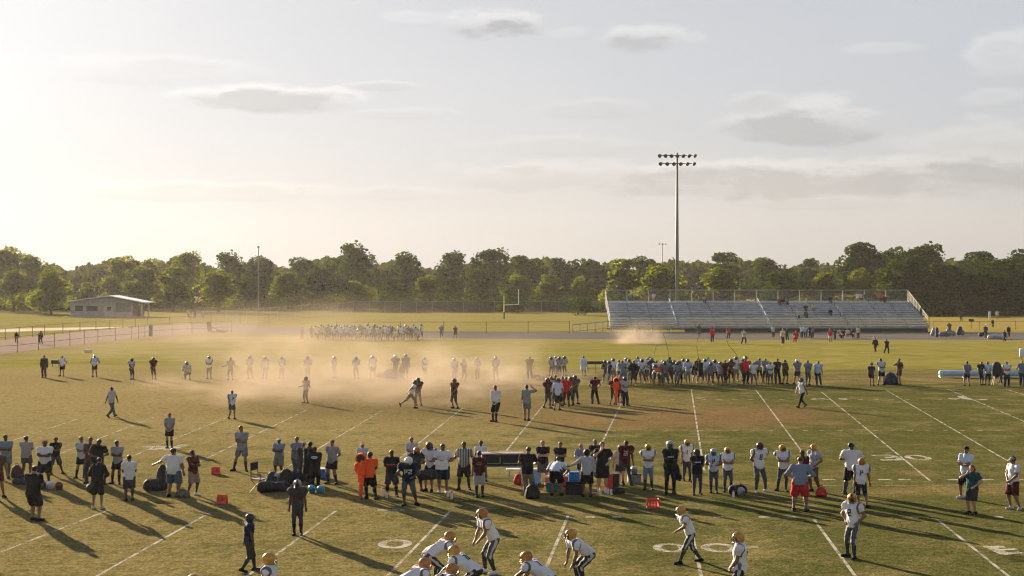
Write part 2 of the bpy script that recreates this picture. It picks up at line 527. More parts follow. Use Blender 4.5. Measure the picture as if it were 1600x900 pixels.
# ================================================================== TREES
def leaf_mat(name, a, b2, c3, thin=0.36):
    m, t = new_mat(name)
    out = t.n('ShaderNodeOutputMaterial')
    d = t.n('ShaderNodeBsdfDiffuse'); tr = t.n('ShaderNodeBsdfTranslucent'); mx = t.n('ShaderNodeMixShader')
    g = t.n('ShaderNodeNewGeometry'); oi = t.n('ShaderNodeObjectInfo')
    n1 = t.noise(g.outputs[0], 0.16, 3, 0.6)
    c = t.mix(t.smooth(n1, 0.35, 0.65), a, b2)
    c = t.mix(t.smooth(g.outputs['Random Per Island'], 0.55, 1.0, 0, 0.7), c, c3)
    c = t.mix(t.math('MULTIPLY', oi.outputs['Random'], 0.35), c, t.mix(1.0, c, (1.12, 1.06, 0.8), 'MULTIPLY'))
    t.l(c, d.inputs[0])
    t.l(t.mix(1.0, c, (1.6, 1.7, 0.45), 'MULTIPLY'), tr.inputs[0])
    mx.inputs[0].default_value = thin
    t.l(d.outputs[0], mx.inputs[1]); t.l(tr.outputs[0], mx.inputs[2]); t.l(mx.outputs[0], out.inputs[0])
    return m
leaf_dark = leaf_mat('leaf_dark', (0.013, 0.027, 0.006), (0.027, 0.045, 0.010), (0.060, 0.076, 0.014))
leaf_gold = leaf_mat('leaf_gold', (0.060, 0.074, 0.011), (0.098, 0.106, 0.017), (0.16, 0.15, 0.024), 0.52)  # golden backlight of the low sun put into the leaf colour
leaf_far = leaf_mat('leaf_far', (0.034, 0.040, 0.018), (0.052, 0.056, 0.024), (0.07, 0.07, 0.03), 0.2)
bark = make_mat('bark', (0.10, 0.075, 0.055), 0.95, vary=0.3, scale=1.5)

def crown_mesh(seed, rx, rz, z0, nlobe, nleaf, loose=0.0):
    """leaf clumps spread through an uneven crown; unit tree about 1 high is scaled by the object"""
    r = np.random.RandomState(seed)
    V = np.zeros((0, 3)); 
    lobes = []
    for k in range(nlobe):
        a = r.uniform(0, 2 * math.pi)
        h = r.uniform(0.0, 1.0)
        rad = rx * (0.75 - 0.45 * h) * r.uniform(0.25, 1.0)
        s_ = rx * r.uniform(0.26, 0.45) * (1.0 - 0.25 * h)
        lobes.append((math.cos(a) * rad, math.sin(a) * rad, z0 + rz * (0.12 + 0.86 * h) * r.uniform(0.85, 1.05) - s_ * 0.3, s_))
    verts, faces = [], []
    per = nleaf // nlobe
    for (x, y, z, s_) in lobes:
        for i in range(per):
            d = r.normal(size=3); d /= np.linalg.norm(d)
            rr = s_ * (r.uniform(0.25, 1.0) ** 0.32) * (1 + loose * r.uniform(-0.2, 0.5))
            p = np.array([x, y, z]) + d * rr * np.array([1, 1, 0.82])
            if p[2] < 0.02: p[2] = 0.02 + abs(r.normal()) * 0.02
            # small tilted clump of leaves
            nrm = d * 0.6 + r.normal(size=3) * 0.7 + np.array([0, 0, 0.35])
            nrm /= np.linalg.norm(nrm)
            u = np.cross(nrm, r.normal(size=3)); u /= np.linalg.norm(u)
            v = np.cross(nrm, u)
            q = r.uniform(0.012, 0.028)
            n0 = len(verts)
            m_ = 5
            for k in range(m_):
                a = 2 * math.pi * k / m_ + r.uniform(-0.3, 0.3)
                l_ = q * r.uniform(0.6, 1.25)
                verts.append(p + u * math.cos(a) * l_ + v * math.sin(a) * l_ + nrm * r.uniform(-0.3, 0.3) * q)
            faces.append(tuple(range(n0, n0 + m_)))
    return mesh_from('crown', verts, faces, [leaf_dark])

def trunk_mesh(seed, h, rx):
    r = random.Random(seed)
    mb = MB()
    mb.tube([(0, 0, -0.02), (0.005, 0, h * 0.5), (0.0, 0.01, h * 1.3), (0.01, 0, 0.75)], [0.028, 0.021, 0.016, 0.004], 7)
    for k in range(6):
        a = r.uniform(0, 6.28); z = h * r.uniform(0.7, 1.6)
        e = Vector((math.cos(a) * rx * 0.75, math.sin(a) * rx * 0.75, z + r.uniform(0.15, 0.35)))
        mb.tube([(0, 0, z), e * 0.5 + Vector((0, 0, z * 0.45)), e], [0.012, 0.008, 0.003], 5)
    return mb.mesh('trunk', [bark])

CROWNS = [crown_mesh(11, .46, .80, .16, 28, 5200), crown_mesh(12, .40, .84, .14, 26, 5000, .3), crown_mesh(13, .52, .78, .18, 32, 5600),
          crown_mesh(14, .36, .82, .16, 22, 4400, .5), crown_mesh(15, .58, .76, .20, 34, 6000), crown_mesh(16, .44, .86, .12, 28, 5200, .2)]
LOOSE = [crown_mesh(21, .34, .70, .28, 17, 2300, 1.0), crown_mesh(22, .40, .72, .26, 20, 2900, .9)]
BUSH = [crown_mesh(31, .60, .95, .02, 18, 2400, .2), crown_mesh(32, .75, .90, .02, 22, 2800, .2)]
TRUNKS = [trunk_mesh(1, .22, .4), trunk_mesh(2, .28, .45)]

def tree(px, top, d, kind, gold, label, wide=1.0, group=None, name='tree', cat='tree'):
    h = ZAT(top, d)
    i = random.randrange(100)
    src = {'full': CROWNS, 'loose': LOOSE, 'bush': BUSH}[kind]
    o = empty(name, AT(px, d), random.uniform(0, 6.28), (h * wide * 1.38, h * wide * 1.38, h * 1.0))
    tag(o, label, cat, group)
    c = link('crown', src[i % len(src)], o)
    c.material_slots[0].link = 'OBJECT'
    c.material_slots[0].material = leaf_gold if (gold or (px < 330 and kind != 'bush')) else leaf_dark  # trees toward the sun take the leaves with backlight in their colour
    if kind != 'bush':
        link('trunk', TRUNKS[i % 2], o)
    return o

rt = random.Random(3)
# front trees one can tell apart: px, top row, distance, kind, golden, width, label
FRONT = [
    (20, 422, 410, 'full', 1, 1.0, 'golden green tree cut by the left edge of the view behind the pale path'),
    (80, 420, 372, 'full', 0, .95, 'dark rounded tree standing just left of the small pavilion'),
    (135, 440, 440, 'full', 1, 1.0, 'low golden tree showing above the left end of the pavilion roof'),
    (175, 432, 455, 'full', 1, 1.0, 'golden tree rising right behind the peak of the pavilion roof'),
    (222, 414, 440, 'full', 1, 1.05, 'tall golden green tree behind the open porch of the pavilion'),
    (270, 416, 415, 'full', 1, 1.15, 'broad golden tree just right of the pavilion porch'),
    (342, 420, 405, 'full', 1, 1.1, 'rounded golden tree left of the thin metal pole'),
    (392, 432, 440, 'full', 0, 1.0, 'dark green tree directly behind the thin metal pole'),
    (450, 424, 455, 'full', 1, 1.1, 'yellowish tree right of the thin metal pole'),
    (500, 418, 460, 'full', 0, 1.15, 'broad olive tree above the corner of the far fence'),
    (560, 436, 445, 'full', 1, 1.0, 'lower olive tree in front of the tallest feathery tree'),
    (612, 434, 448, 'full', 0, 1.0, 'dark tree right of the tallest feathery tree'),
    (668, 428, 440, 'full', 1, 1.0, 'tree with yellowish lit flank above the far fence'),
    (705, 432, 452, 'full', 0, 1.0, 'dark round tree left of the goal post'),
    (752, 420, 455, 'full', 0, 1.1, 'dark tree behind the left side of the goal post'),
    (812, 430, 440, 'full', 1, 1.0, 'yellow green tree directly behind the goal post upright'),
    (858, 428, 446, 'full', 1, 1.0, 'yellow green tree right of the goal post'),
    (908, 430, 442, 'full', 1, 1.0, 'yellow green tree left of the metal bleachers'),
    (975, 402, 400, 'full', 1, 1.05, 'bright edged tree at the left end of the bleachers'),
    (1030, 410, 385, 'full', 1, 1.1, 'golden green tree directly behind the tall floodlight pole'),
    (1125, 418, 380, 'full', 1, 1.1, 'golden green tree behind the bleachers right of the floodlight pole'),
    (1225, 420, 390, 'full', 0, 1.0, 'dark tree behind the middle of the bleachers'),
    (1290, 425, 380, 'full', 1, .9, 'golden tinted tree behind the bleachers left of the big dark clump'),
    (1345, 418, 375, 'full', 1, .95, 'yellow leaved tree in front of the big dark clump behind the bleachers'),
    (1420, 398, 380, 'full', 0, 1.2, 'wide dark tree behind the right end of the bleachers'),
    (1490, 408, 372, 'full', 0, 1.1, 'dark tree just right of the end of the bleachers'),
    (1560, 398, 370, 'full', 0, 1.15, 'big dark tree above the right hand far fence'),
    (1625, 400, 372, 'full', 0, 1.1, 'dark tree cut by the right edge of the view'),
]
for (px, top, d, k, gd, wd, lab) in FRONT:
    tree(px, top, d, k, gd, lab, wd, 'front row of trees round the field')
# the tall ones behind that shape the skyline
BACK = [
    (10, 388, 470, 'full', .85, 'tall grey green tree at the left end of the skyline'),
    (52, 392, 475, 'full', .8, 'tall tree with domed top near the left end of the skyline'),
    (195, 398, 500, 'full', .9, 'domed tall tree behind the pavilion'),
    (235, 402, 500, 'full', .9, 'tall tree beside the domed tree behind the pavilion'),
    (293, 388, 490, 'loose', .75, 'open feathery tree standing above the row right of the pavilion'),
    (360, 393, 500, 'loose', .85, 'sparse tree with loose top left of the thin metal pole'),
    (405, 402, 520, 'full', 1.0, 'tree whose top meets the head of the thin metal pole'),
    (470, 400, 520, 'full', 1.0, 'dark domed tree on the skyline above the far fence corner'),
    (530, 398, 520, 'full', .8, 'tree on the skyline leaning against the tallest feathery tree'),
    (556, 379, 490, 'loose', .85, 'tallest feathery tree of the left half of the skyline'),
    (636, 396, 510, 'full', .85, 'domed tree on the skyline between two taller trees'),
    (705, 388, 500, 'loose', .9, 'feathery topped tree above the far fence left of the goal post'),
    (768, 383, 495, 'loose', .95, 'tall feathery tree rising above the goal post'),
    (822, 398, 520, 'full', .9, 'dark rounded skyline tree above the goal post upright'),
    (880, 402, 520, 'full', .9, 'dark skyline tree between goal post and bleachers'),
    (925, 400, 520, 'full', .9, 'dark skyline tree left of the bleachers'),
    (1005, 398, 500, 'full', .85, 'dark skyline tree beneath the small distant light pole'),
    (1130, 392, 470, 'full', 1.0, 'tall dark tree right of the floodlight pole'),
    (1205, 398, 480, 'full', .9, 'dark skyline tree above the middle of the bleachers'),
    (1262, 402, 490, 'full', .9, 'flat topped skyline tree above the bleachers'),
    (1345, 378, 430, 'full', .85, 'left and tallest crown of the big dark clump behind the bleachers'),
    (1400, 384, 440, 'full', .85, 'middle crown of the big dark clump behind the bleachers'),
    (1445, 380, 435, 'loose', .95, 'airy crown at the right of the big dark clump behind the bleachers'),
    (1530, 392, 450, 'full', .95, 'dark round tree beyond the right hand far fence'),
    (1595, 388, 450, 'full', .95, 'tall dark tree at the right end of the skyline'),
]
for (px, top, d, k, wd, lab) in BACK:
    tree(px, top, d, k, 0, lab, wd, 'tall trees on the skyline')
# the far-off wood that closes the gaps: one mass
def wood():
    r = np.random.RandomState(5)
    verts, faces = [], []
    for i in range(30000):
        px = r.uniform(-120, 1720)
        d = r.uniform(560, 640)
        top = 415 + 6 * math.sin(px * 0.021) + 4 * math.sin(px * 0.057 + 1) + 3 * math.sin(px * .13)
        zt = ZAT(top, d)
        z = zt * r.uniform(0.02, 1.0) ** 0.6 + r.normal() * 0.5
        p = np.array([(px - 800) / F * d, d, z])
        nrm = r.normal(size=3) * .8 + np.array([0, -0.3, .4]); nrm /= np.linalg.norm(nrm)
        u = np.cross(nrm, r.normal(size=3)); u /= np.linalg.norm(u); v = np.cross(nrm, u)
        q = r.uniform(.8, 1.5); n0 = len(verts)
        for k in range(5):
            a = 2 * math.pi * k / 5
            verts.append(p + (u * math.cos(a) + v * math.sin(a)) * q * r.uniform(.6, 1.2))
        faces.append(tuple(range(n0, n0 + 5)))
    o = link('distant_wood', mesh_from('distant_wood', verts, faces, [leaf_far]))
    tag(o, 'distant mass of woodland filling the gaps behind the trees', kind='stuff')
wood()
# undergrowth below the tree rows: bushes
words_b = ['far fence corner', 'left part of the far fence', 'middle of the far fence', 'goal post', 'right part of the far fence']
for i in range(44):
    px = -10 + i * 37.5 + rt.uniform(-12, 12)
    d = rt.uniform(392, 430) if px < 900 else rt.uniform(352, 366)
    if px < 560: d = rt.uniform(425, 440)
    tree(px, rt.uniform(455, 464), d, 'bush', rt.random() < .3, 'shaded leafy bush in the undergrowth at the foot of the tree line', rt.uniform(1.6, 2.3), 'bushes at the foot of the trees', 'bush', 'bush')
# ================================================================== BUILT STRUCTURES
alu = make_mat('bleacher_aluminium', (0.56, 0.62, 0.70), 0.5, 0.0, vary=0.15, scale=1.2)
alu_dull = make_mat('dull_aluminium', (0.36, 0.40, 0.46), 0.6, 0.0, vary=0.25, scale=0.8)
galv = make_mat('galvanised_steel', (0.34, 0.32, 0.29), 0.6, 0.2, vary=0.15)
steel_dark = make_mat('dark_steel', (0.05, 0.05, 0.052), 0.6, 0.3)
pole_m = make_mat('pole_steel', (0.15, 0.15, 0.152), 0.6, 0.3, vary=0.1)
white_metal = make_mat('white_painted_metal', (0.66, 0.66, 0.63), 0.4, vary=0.08)
yellow_metal = make_mat('pale_yellow_metal', (0.62, 0.52, 0.26), 0.5, vary=0.08)
rust = make_mat('weathered_post', (0.11, 0.085, 0.065), 0.9, vary=0.3)

def mesh_mat(name, col, scale, wire):
    """chain link: crossing wires with open gaps between"""
    m, t = new_mat(name)
    out = t.n('ShaderNodeOutputMaterial'); b = t.n('ShaderNodeBsdfPrincipled'); tr = t.n('ShaderNodeBsdfTransparent'); mx = t.n('ShaderNodeMixShader')
    b.inputs['Base Color'].default_value = (*col, 1); b.inputs['Roughness'].default_value = 0.6; b.inputs['Metallic'].default_value = 0.3
    uv = t.n('ShaderNodeUVMap')
    s = t.n('ShaderNodeSeparateXYZ'); t.l(uv.outputs[0], s.inputs[0])
    a = t.math('ADD', s.outputs[0], s.outputs[1]); d = t.math('SUBTRACT', s.outputs[0], s.outputs[1])
    fa = t.math('FRACT', t.math('MULTIPLY', a, scale)); fd = t.math('FRACT', t.math('MULTIPLY', d, scale))
    wv = t.math('MAXIMUM', t.math('LESS_THAN', fa, wire), t.math('LESS_THAN', fd, wire))
    t.l(wv, mx.inputs[0]); t.l(tr.outputs[0], mx.inputs[1]); t.l(b.outputs[0], mx.inputs[2]); t.l(mx.outputs[0], out.inputs[0])
    return m
chain = mesh_mat('chain_link', (0.22, 0.21, 0.20), 14.0, 0.10)
chain_dark = mesh_mat('dark_chain_link', (0.055, 0.056, 0.055), 12.0, 0.30)

def quad_uv(name, P, mat, parent, sx, sy):
    me = mesh_from(name, P, [tuple(range(4))], [mat])
    uv = me.uv_layers.new(name='UVMap')
    for l, c in zip(uv.data, [(0, 0), (sx, 0), (sx, sy), (0, sy)]):
        l.uv = c
    return link(name, me, parent)

def fence(name, pts, h, step, label, mat, rails=(0.97,), postr=0.035, fabric=True, postm=None, group=None, skip=()):
    """posts, rails and wire between ground points"""
    o = empty(name, pts[0])
    tag(o, label, 'fence', group)
    base = Vector(pts[0])
    P = [Vector(p) - base for p in pts]
    postm = postm or galv
    pm = MB().tube([(0, 0, 0), (0, 0, h)], postr, 6).ball((0, 0, h), postr * 1.3, n=6).mesh('post', [postm])
    for i in range(len(P) - 1):
        a, b2 = P[i], P[i + 1]
        L = (b2 - a).length
        n = max(1, round(L / step))
        for k in range(n + (1 if i == len(P) - 2 else 0)):
            link('post', pm, o, a.lerp(b2, k / n))
        mb = MB()
        for f in rails:
            mb.tube([a + Vector((0, 0, h * f)), b2 + Vector((0, 0, h * f))], 0.028, 5)
        mb.build('rail', postm, o)
        if fabric:
            quad_uv('wire_mesh', [a + Vector((0, 0, .03)), b2 + Vector((0, 0, .03)), b2 + Vector((0, 0, h * .96)), a + Vector((0, 0, h * .96))], mat, o, L, h)
    return o

# ---- bleachers
BD = 232.0                                  # distance of the front edge
BX0, BX1 = AT(954, BD).x, AT(1452, BD).x
BW = BX1 - BX0
ROWS, Z0, RISE, RUN = 12, 0.72, 0.345, 1.06
def bleachers():
    root = empty('bleachers', ((BX0 + BX1) / 2, BD, 0))
    tag(root, 'long grey aluminium bleachers with fenced top rail beside the track', 'bleachers')
    hw = BW / 2
    aisles = [-hw + BW * f for f in (0.208, 0.5, 0.745)]
    seat = MB(); 
    for i in range(ROWS):
        y, z = i * RUN, Z0 + i * RISE
        xs = [-hw] + [v for a in aisles for v in (a - 0.65, a + 0.65)] + [hw]
        for k in range(0, len(xs), 2):
            x0, x1 = xs[k], xs[k + 1]
            seat.rbox(((x0 + x1) / 2, y + 0.16, z + 0.42), (x1 - x0, 0.30, 0.05), 0.012)
    seat.build('seat_planks', alu, root)['kind'] = 'stuff'
    foot = MB()
    for i in range(ROWS):
        y, z = i * RUN, Z0 + i * RISE
        foot.box((0, y + 0.66, z + 0.02), (BW, 0.78, 0.04))
        foot.box((0, y + 0.25, z + RISE * .5 - 0.02), (BW, 0.02, RISE - 0.06))
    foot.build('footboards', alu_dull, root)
    und = MB()
    for k in range(17):
        x = -hw + 0.4 + (BW - 0.8) * k / 16
        und.tube([(x, 0.2, 0), (x, 0.2, Z0)], 0.05, 6)
        und.tube([(x, 0.2, 0.1), (x, ROWS * RUN, Z0 + ROWS * RISE - .2)], 0.05, 6)
        for j in (3, 6, 9, 12):
            und.tube([(x, j * RUN, 0), (x, j * RUN, Z0 + j * RISE - .2)], 0.05, 6)
    for j in (3, 6, 9, 12):
        und.tube([(-hw, j * RUN, .3), (hw, j * RUN, .3)], 0.04, 5)
    und.build('understructure', steel_dark, root)
    for a in aisles:
        st = MB()
        for i in range(ROWS):
            for q in (0, 1):
                st.box((a, i * RUN + 0.2 + q * RUN / 2, Z0 + i * RISE + 0.06 + q * RISE / 2), (1.2, 0.4, 0.035))
        st.build('aisle_steps', alu, root)
        for i in range(0, ROWS, 3):
            y, z = i * RUN + .3, Z0 + i * RISE
            rl = MB().tube([(a, y, z), (a, y, z + .95), (a, y + 1.9, z + .95 + 1.9 * RISE / RUN), (a, y + 1.9, z + 1.9 * RISE / RUN)], 0.05, 6)
            rl.build('hand_rail', white_metal if a < 1 else steel_dark, root)
    # dark panel added as the shade under the front edge; thin section joints
    MB().box((BW * .115, .35, .33), (BW * .765, .03, .62)).build('under_shade_panel', steel_dark, root)
    jt = MB()
    for k in range(1, 15):
        if k in (3, 7, 8, 11): continue
        x = -hw + BW * k / 15
        for i in range(ROWS):
            jt.box((x, i * RUN + .0, Z0 + i * RISE + .40), (.07, .03, .13))
            jt.box((x, i * RUN + .235, Z0 + i * RISE + .15), (.07, .02, RISE - .1))
    jt.build('section_joint', steel_dark, root)['kind'] = 'stuff'
    # guard rail along the back and both sides
    top = Z0 + ROWS * RISE - .05
    gh = 2.0
    n = 14
    pm = MB().tube([(0, 0, -1.2), (0, 0, gh)], 0.06, 6).mesh('guard_post', [galv])
    for k in range(n + 1):
        link('guard_post', pm, root, (-hw + BW * k / n, ROWS * RUN + .05, top))
    gr = MB()
    for f in (1.0, 0.02):
        gr.tube([(-hw, ROWS * RUN + .05, top + gh * f), (hw, ROWS * RUN + .05, top + gh * f)], 0.05, 6)
    gr.build('guard_rail', galv, root)
    quad_uv('wire_mesh', [(-hw, ROWS * RUN + .08, top), (hw, ROWS * RUN + .08, top), (hw, ROWS * RUN + .08, top + gh), (-hw, ROWS * RUN + .08, top + gh)], chain, root, BW, gh)
    for s_ in (-1, 1):
        x = s_ * (hw + 0.03)
        sr = MB()
        for f in (0.12, 1.0):
            sr.tube([(x, 0.1, Z0 + .05 + 1.5 * f), (x, ROWS * RUN, top + gh * f)], 0.045, 6)
        for k in range(8):
            y = 0.1 + (ROWS * RUN - .1) * k / 7.0
            zz = Z0 + (top - Z0) * k / 7.0
            sr.tube([(x, y, zz - .3), (x, y, zz + 1.5 + .5 * k / 7)], 0.04, 6)
        sr.build('side_rail', galv, root)
        quad_uv('side_wire_mesh', [(x, .1, Z0), (x, ROWS * RUN, top), (x, ROWS * RUN, top + gh), (x, .1, Z0 + 1.5)], chain, root, 12, 2)
    fr = MB()
    fr.tube([(-hw, -.1, Z0 + 1.0), (hw, -.1, Z0 + 1.0)], 0.035, 6).tube([(-hw, -.1, Z0 + .5), (hw, -.1, Z0 + .5)], 0.03, 6)
    for k in range(29):
        fr.tube([(-hw + BW * k / 28, -.1, Z0 - .1), (-hw + BW * k / 28, -.1, Z0 + 1.0)], 0.03, 6)
    fr.box((0, -.08, Z0 - .02), (BW, .12, .16))
    fr.build('front_rail', galv, root)
    # ramp at the left end
    rp = MB()
    a, b2 = Vector((-hw - 6.2, .6, .12)), Vector((-hw, .6, Z0))
    for dy in (-.7, .7):
        for f in (0.0, 1.05):
            rp.tube([a + Vector((0, dy, f)), b2 + Vector((0, dy, f))], 0.05, 6)
        for k in range(6):
            q = a.lerp(b2, k / 5) + Vector((0, dy, 0))
            rp.tube([(q.x, q.y, 0), q + Vector((0, 0, 1.05))], 0.04, 6)
    rp.add([a + Vector((0, -.7, .02)), b2 + Vector((0, -.7, .02)), b2 + Vector((0, .7, .02)), a + Vector((0, .7, .02))], [(0, 1, 2, 3)])
    rp.build('entry_ramp', galv, root)
    return root
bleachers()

# ---- tall floodlight pole behind the bleachers
def light_pole(name, px, d, top, banks, width, r0, label):
    root = empty(name, AT(px, d))
    tag(root, label, 'light pole')
    H = ZAT(top, d)
    MB().tube([(0, 0, 0), (0, 0, H * .5), (0, 0, H)], [r0, r0 * .8, r0 * .5], 12).build('pole', pole_m, root, True)
    for bi, (n, dz, wd) in enumerate(banks):
        z = H - dz
        MB().box((0, -.12, z), (wd, .1, .12)).build('cross_arm', steel_dark, root)
        for k in range(n):
            x = -wd / 2 + wd * k / max(1, n - 1)
            tilt = 0.5 * (x / (wd / 2))
            lamp = MB()
            # bowl shaped reflector tipped down and outward
            ax = Vector((tilt, -0.75, -0.45)).normalized()
            c = Vector((x, -.22, z + .02))
            lamp.tube([c - ax * .28, c - ax * .12, c + ax * .12, c + ax * .34], [.10, .16, .27, .36], 10)
            lamp.box((x, -.12, z + .05), (.12, .16, .26))
            lamp.build('floodlight', steel_dark, root)
    return root
light_pole('floodlight_pole', 1058, 250.0, 239, [(7, 0.45, 5.9), (6, 1.85, 5.6)], 6, .34, 'tall floodlight pole with two lamp banks rising behind the bleachers')
light_pole('light_pole', 1035, 640.0, 380, [(3, 0.3, 2.6)], 3, .3, 'small distant light pole standing far behind the trees')
root = empty('metal_pole', AT(404, 352)); tag(root, 'thin tall metal pole with small head in front of the left trees', 'pole')
H = ZAT(386, 352)
MB().tube([(0, 0, 0), (0, 0, H)], [.16, .09], 8).build('shaft', pole_m, root)
MB().rbox((0, -.1, H), (.5, .6, .35), .05).build('pole_head', steel_dark, root)

# ---- goal post
root = empty('goal_post', G(787.5, 498.5)); tag(root, 'pale yellow goal post standing in front of the far fence', 'goal post')
d = root.location.y
zc, zl, zr = ZAT(476.5, d), ZAT(462, d), ZAT(452, d)
MB().tube([(0, 0, 0), (0, 0, zc)], .13, 8).build('support_post', yellow_metal, root)
MB().tube([(-.1, 0, zc), (3.35, .8, zc + .15)], .1, 8).build('crossbar', white_metal, root)
MB().tube([(0, 0, zc), (0, 0, zl)], .08, 8).build('upright', yellow_metal, root)
MB().tube([(3.3, .8, zc), (3.3, .8, zr)], .1, 8).build('upright', white_metal, root)
MB().tube([(0, 0, 0), (0, 0, 1.6)], .2, 8).build('post_pad', make_mat('green_pad', (.05, .09, .06), .8), root)

# ---- fences
FH = 2.9
fence('perimeter_fence', [G(300, 514), G(400, 504), G(480, 495), G(552, 488.5)], FH, 7.0, 'chain link fence running from the track corner back to the trees', chain, (0.98, 0.03), postm=galv)
fence('perimeter_fence', [G(552, 488.5), G(700, 488.2), G(846, 488.2), G(955, 488.2)], FH + .3, 4.6, 'dark screened chain link fence along the back below the trees', chain_dark, (0.98,))
fence('perimeter_fence', [G(1445, 493), G(1600, 493), G(1800, 493)], 3.6, 4.0, 'dark chain link fence at the back right of the bleachers', chain_dark, (0.98,))
fence('low_fence', [G(526, 521), G(626, 521), G(760, 521), G(890, 520.5)], 1.85, 6.2, 'low open railing between the track and the rear lawn', chain, (0.97, 0.12), fabric=False, postm=rust, postr=.05)
fence('low_fence', [G(1458, 516), G(1530, 515.5), G(1700, 515)], 1.5, 6.0, 'low open railing right of the bleachers', chain, (0.97,), fabric=False, postm=rust, postr=.05)
fence('track_fence', [G(-60, 556), G(27, 551), G(60, 546.5), G(153, 535.5), G(206, 531), G(236, 525.5), G(300, 521.5), G(362, 520)], 1.85, 5.2, 'thin post fence along the near side of the curving track', chain, (0.98, 0.45), fabric=False, postm=rust, postr=.038)
fence('track_fence', [G(-40, 537), G(70, 524), G(150, 517), G(230, 510), G(330, 505.5), G(420, 505)], 1.6, 6.5, 'thin post fence along the outer side of the curving track', chain, (0.98,), fabric=False, postm=rust, postr=.05)
# wall / low bank in front of the right fence
root = empty('concrete_kerb', G(1630, 492)); tag(root, 'low grey concrete barrier at the foot of the right fence', 'barrier')
MB().rbox((0, -0.6, .35), (62, .5, .7), .05).build('barrier_wall', make_mat('concrete', (.17, .165, .16), .9), root)

# ---- pavilion
def pavilion():
    d = 345.0
    wood_m, t = new_mat('grey_boards')
    out = t.n('ShaderNodeOutputMaterial'); b = t.n('ShaderNodeBsdfPrincipled'); b.inputs['Roughness'].default_value = .85
    tc = t.n('ShaderNodeTexCoord'); s = t.n('ShaderNodeSeparateXYZ'); t.l(tc.outputs['Object'], s.inputs[0])
    fr = t.math('FRACT', t.math('MULTIPLY', s.outputs[2], 3.2))
    c = t.mix(t.smooth(t.noise(tc.outputs['Object'], 1.1, 5, .6), .3, .7), (.28, .26, .25), (.44, .41, .41))
    t.l(t.mix(t.math('LESS_THAN', fr, .14), c, (.09, .085, .08)), b.inputs['Base Color']); t.l(b.outputs[0], out.inputs[0])
    roof_m = make_mat('metal_roof', (.58, .64, .70), .45, .1, vary=.1)
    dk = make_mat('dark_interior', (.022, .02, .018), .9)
    trim = make_mat('pale_trim', (.42, .39, .35), .8)
    x0, x1, x2 = AT(110, d).x, AT(207, d).x, AT(222, d).x
    cx = (x0 + x2) / 2
    root = empty('pavilion', (cx, d, 0))
    tag(root, 'small grey boarded pavilion with low metal roof and open porch', 'building')
    l, m_, r_ = x0 - cx, x1 - cx, x2 - cx
    dep = 7.0
    eL, eR, pk = ZAT(471, d), ZAT(472.5, d), ZAT(463, d)
    px = AT(172, d).x - cx
    zg = 0.0
    V = [(l, 0, zg), (m_, 0, zg), (m_, 0, eR - .15), (px, 0, pk - .15), (l, 0, eL - .15)]
    Vb = [(x, dep, z) for x, y, z in V]
    MB().add(V + Vb, [(0, 1, 2, 3, 4), (9, 8, 7, 6, 5), (0, 5, 6, 1), (1, 6, 7, 2), (4, 9, 5, 0)]).build('wall', wood_m, root)
    T = .22
    def roofslab(a, b2):
        (xa, za), (xb, zb) = a, b2
        return MB().add([(xa, -1.2, za), (xb, -1.2, zb), (xb, dep + 1, zb), (xa, dep + 1, za), (xa, -1.2, za + T), (xb, -1.2, zb + T), (xb, dep + 1, zb + T), (xa, dep + 1, za + T)],
                        [(0, 3, 2, 1), (4, 5, 6, 7), (0, 1, 5, 4), (1, 2, 6, 5), (2, 3, 7, 6), (3, 0, 4, 7)])
    roofslab((l - .5, eL - .1), (px, pk)).build('roof', roof_m, root)
    roofslab((px + .01, pk), (r_ + 1.0, eR - .2)).build('roof', roof_m, root)
    def X(p): return AT(p, d).x - cx
    for (a, b2, t0, t1) in [(117, 130.5, 477, 486.5), (134.5, 153.5, 477.5, 486)]:
        f = MB().box(((X(a) + X(b2)) / 2, -.03, (ZAT(t0, d) + ZAT(t1, d)) / 2), (X(b2) - X(a), .08, ZAT(t0, d) - ZAT(t1, d))).build('window', dk, root)
        fm = MB()
        z0, z1 = ZAT(t1, d), ZAT(t0, d)
        for xx in (X(a), X(b2)): fm.box((xx, -.08, (z0 + z1) / 2), (.16, .1, z1 - z0 + .1))
        for zz in (z0, z1): fm.box(((X(a) + X(b2)) / 2, -.085, zz), (X(b2) - X(a) - .17, .1, .12))
        fm.build('frame', trim, f)
    dr = MB().box(((X(164) + X(176)) / 2, -.04, 1.35), (X(176) - X(162), .1, 2.7)).build('door', trim, root)
    MB().rbox(((X(164) + X(176)) / 2 + .1, -.13, 2.0), (.95, .06, .9), .02).build('door_pane', dk, dr)
    MB().box(((X(182) + X(204)) / 2, -.03, (ZAT(475, d) + ZAT(486, d)) / 2), (X(204) - X(180), .07, ZAT(475, d) - ZAT(486, d) + .5)).build('shutter', make_mat('shutter_grey', (.17, .165, .165), .8), root)
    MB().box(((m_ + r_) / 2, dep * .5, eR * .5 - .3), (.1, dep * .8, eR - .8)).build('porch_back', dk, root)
    for y in (0, dep * .9):
        MB().box((r_ - .1, y + .1, (eR - .25) / 2), (.35, .35, eR - .25)).build('porch_post', trim, root)
    MB().box(((l + r_) / 2, -1.2, .06), (r_ - l + 2, 2.4, .12)).build('porch_slab', make_mat('slab', (.3, .28, .25), .9), root)
pavilion()

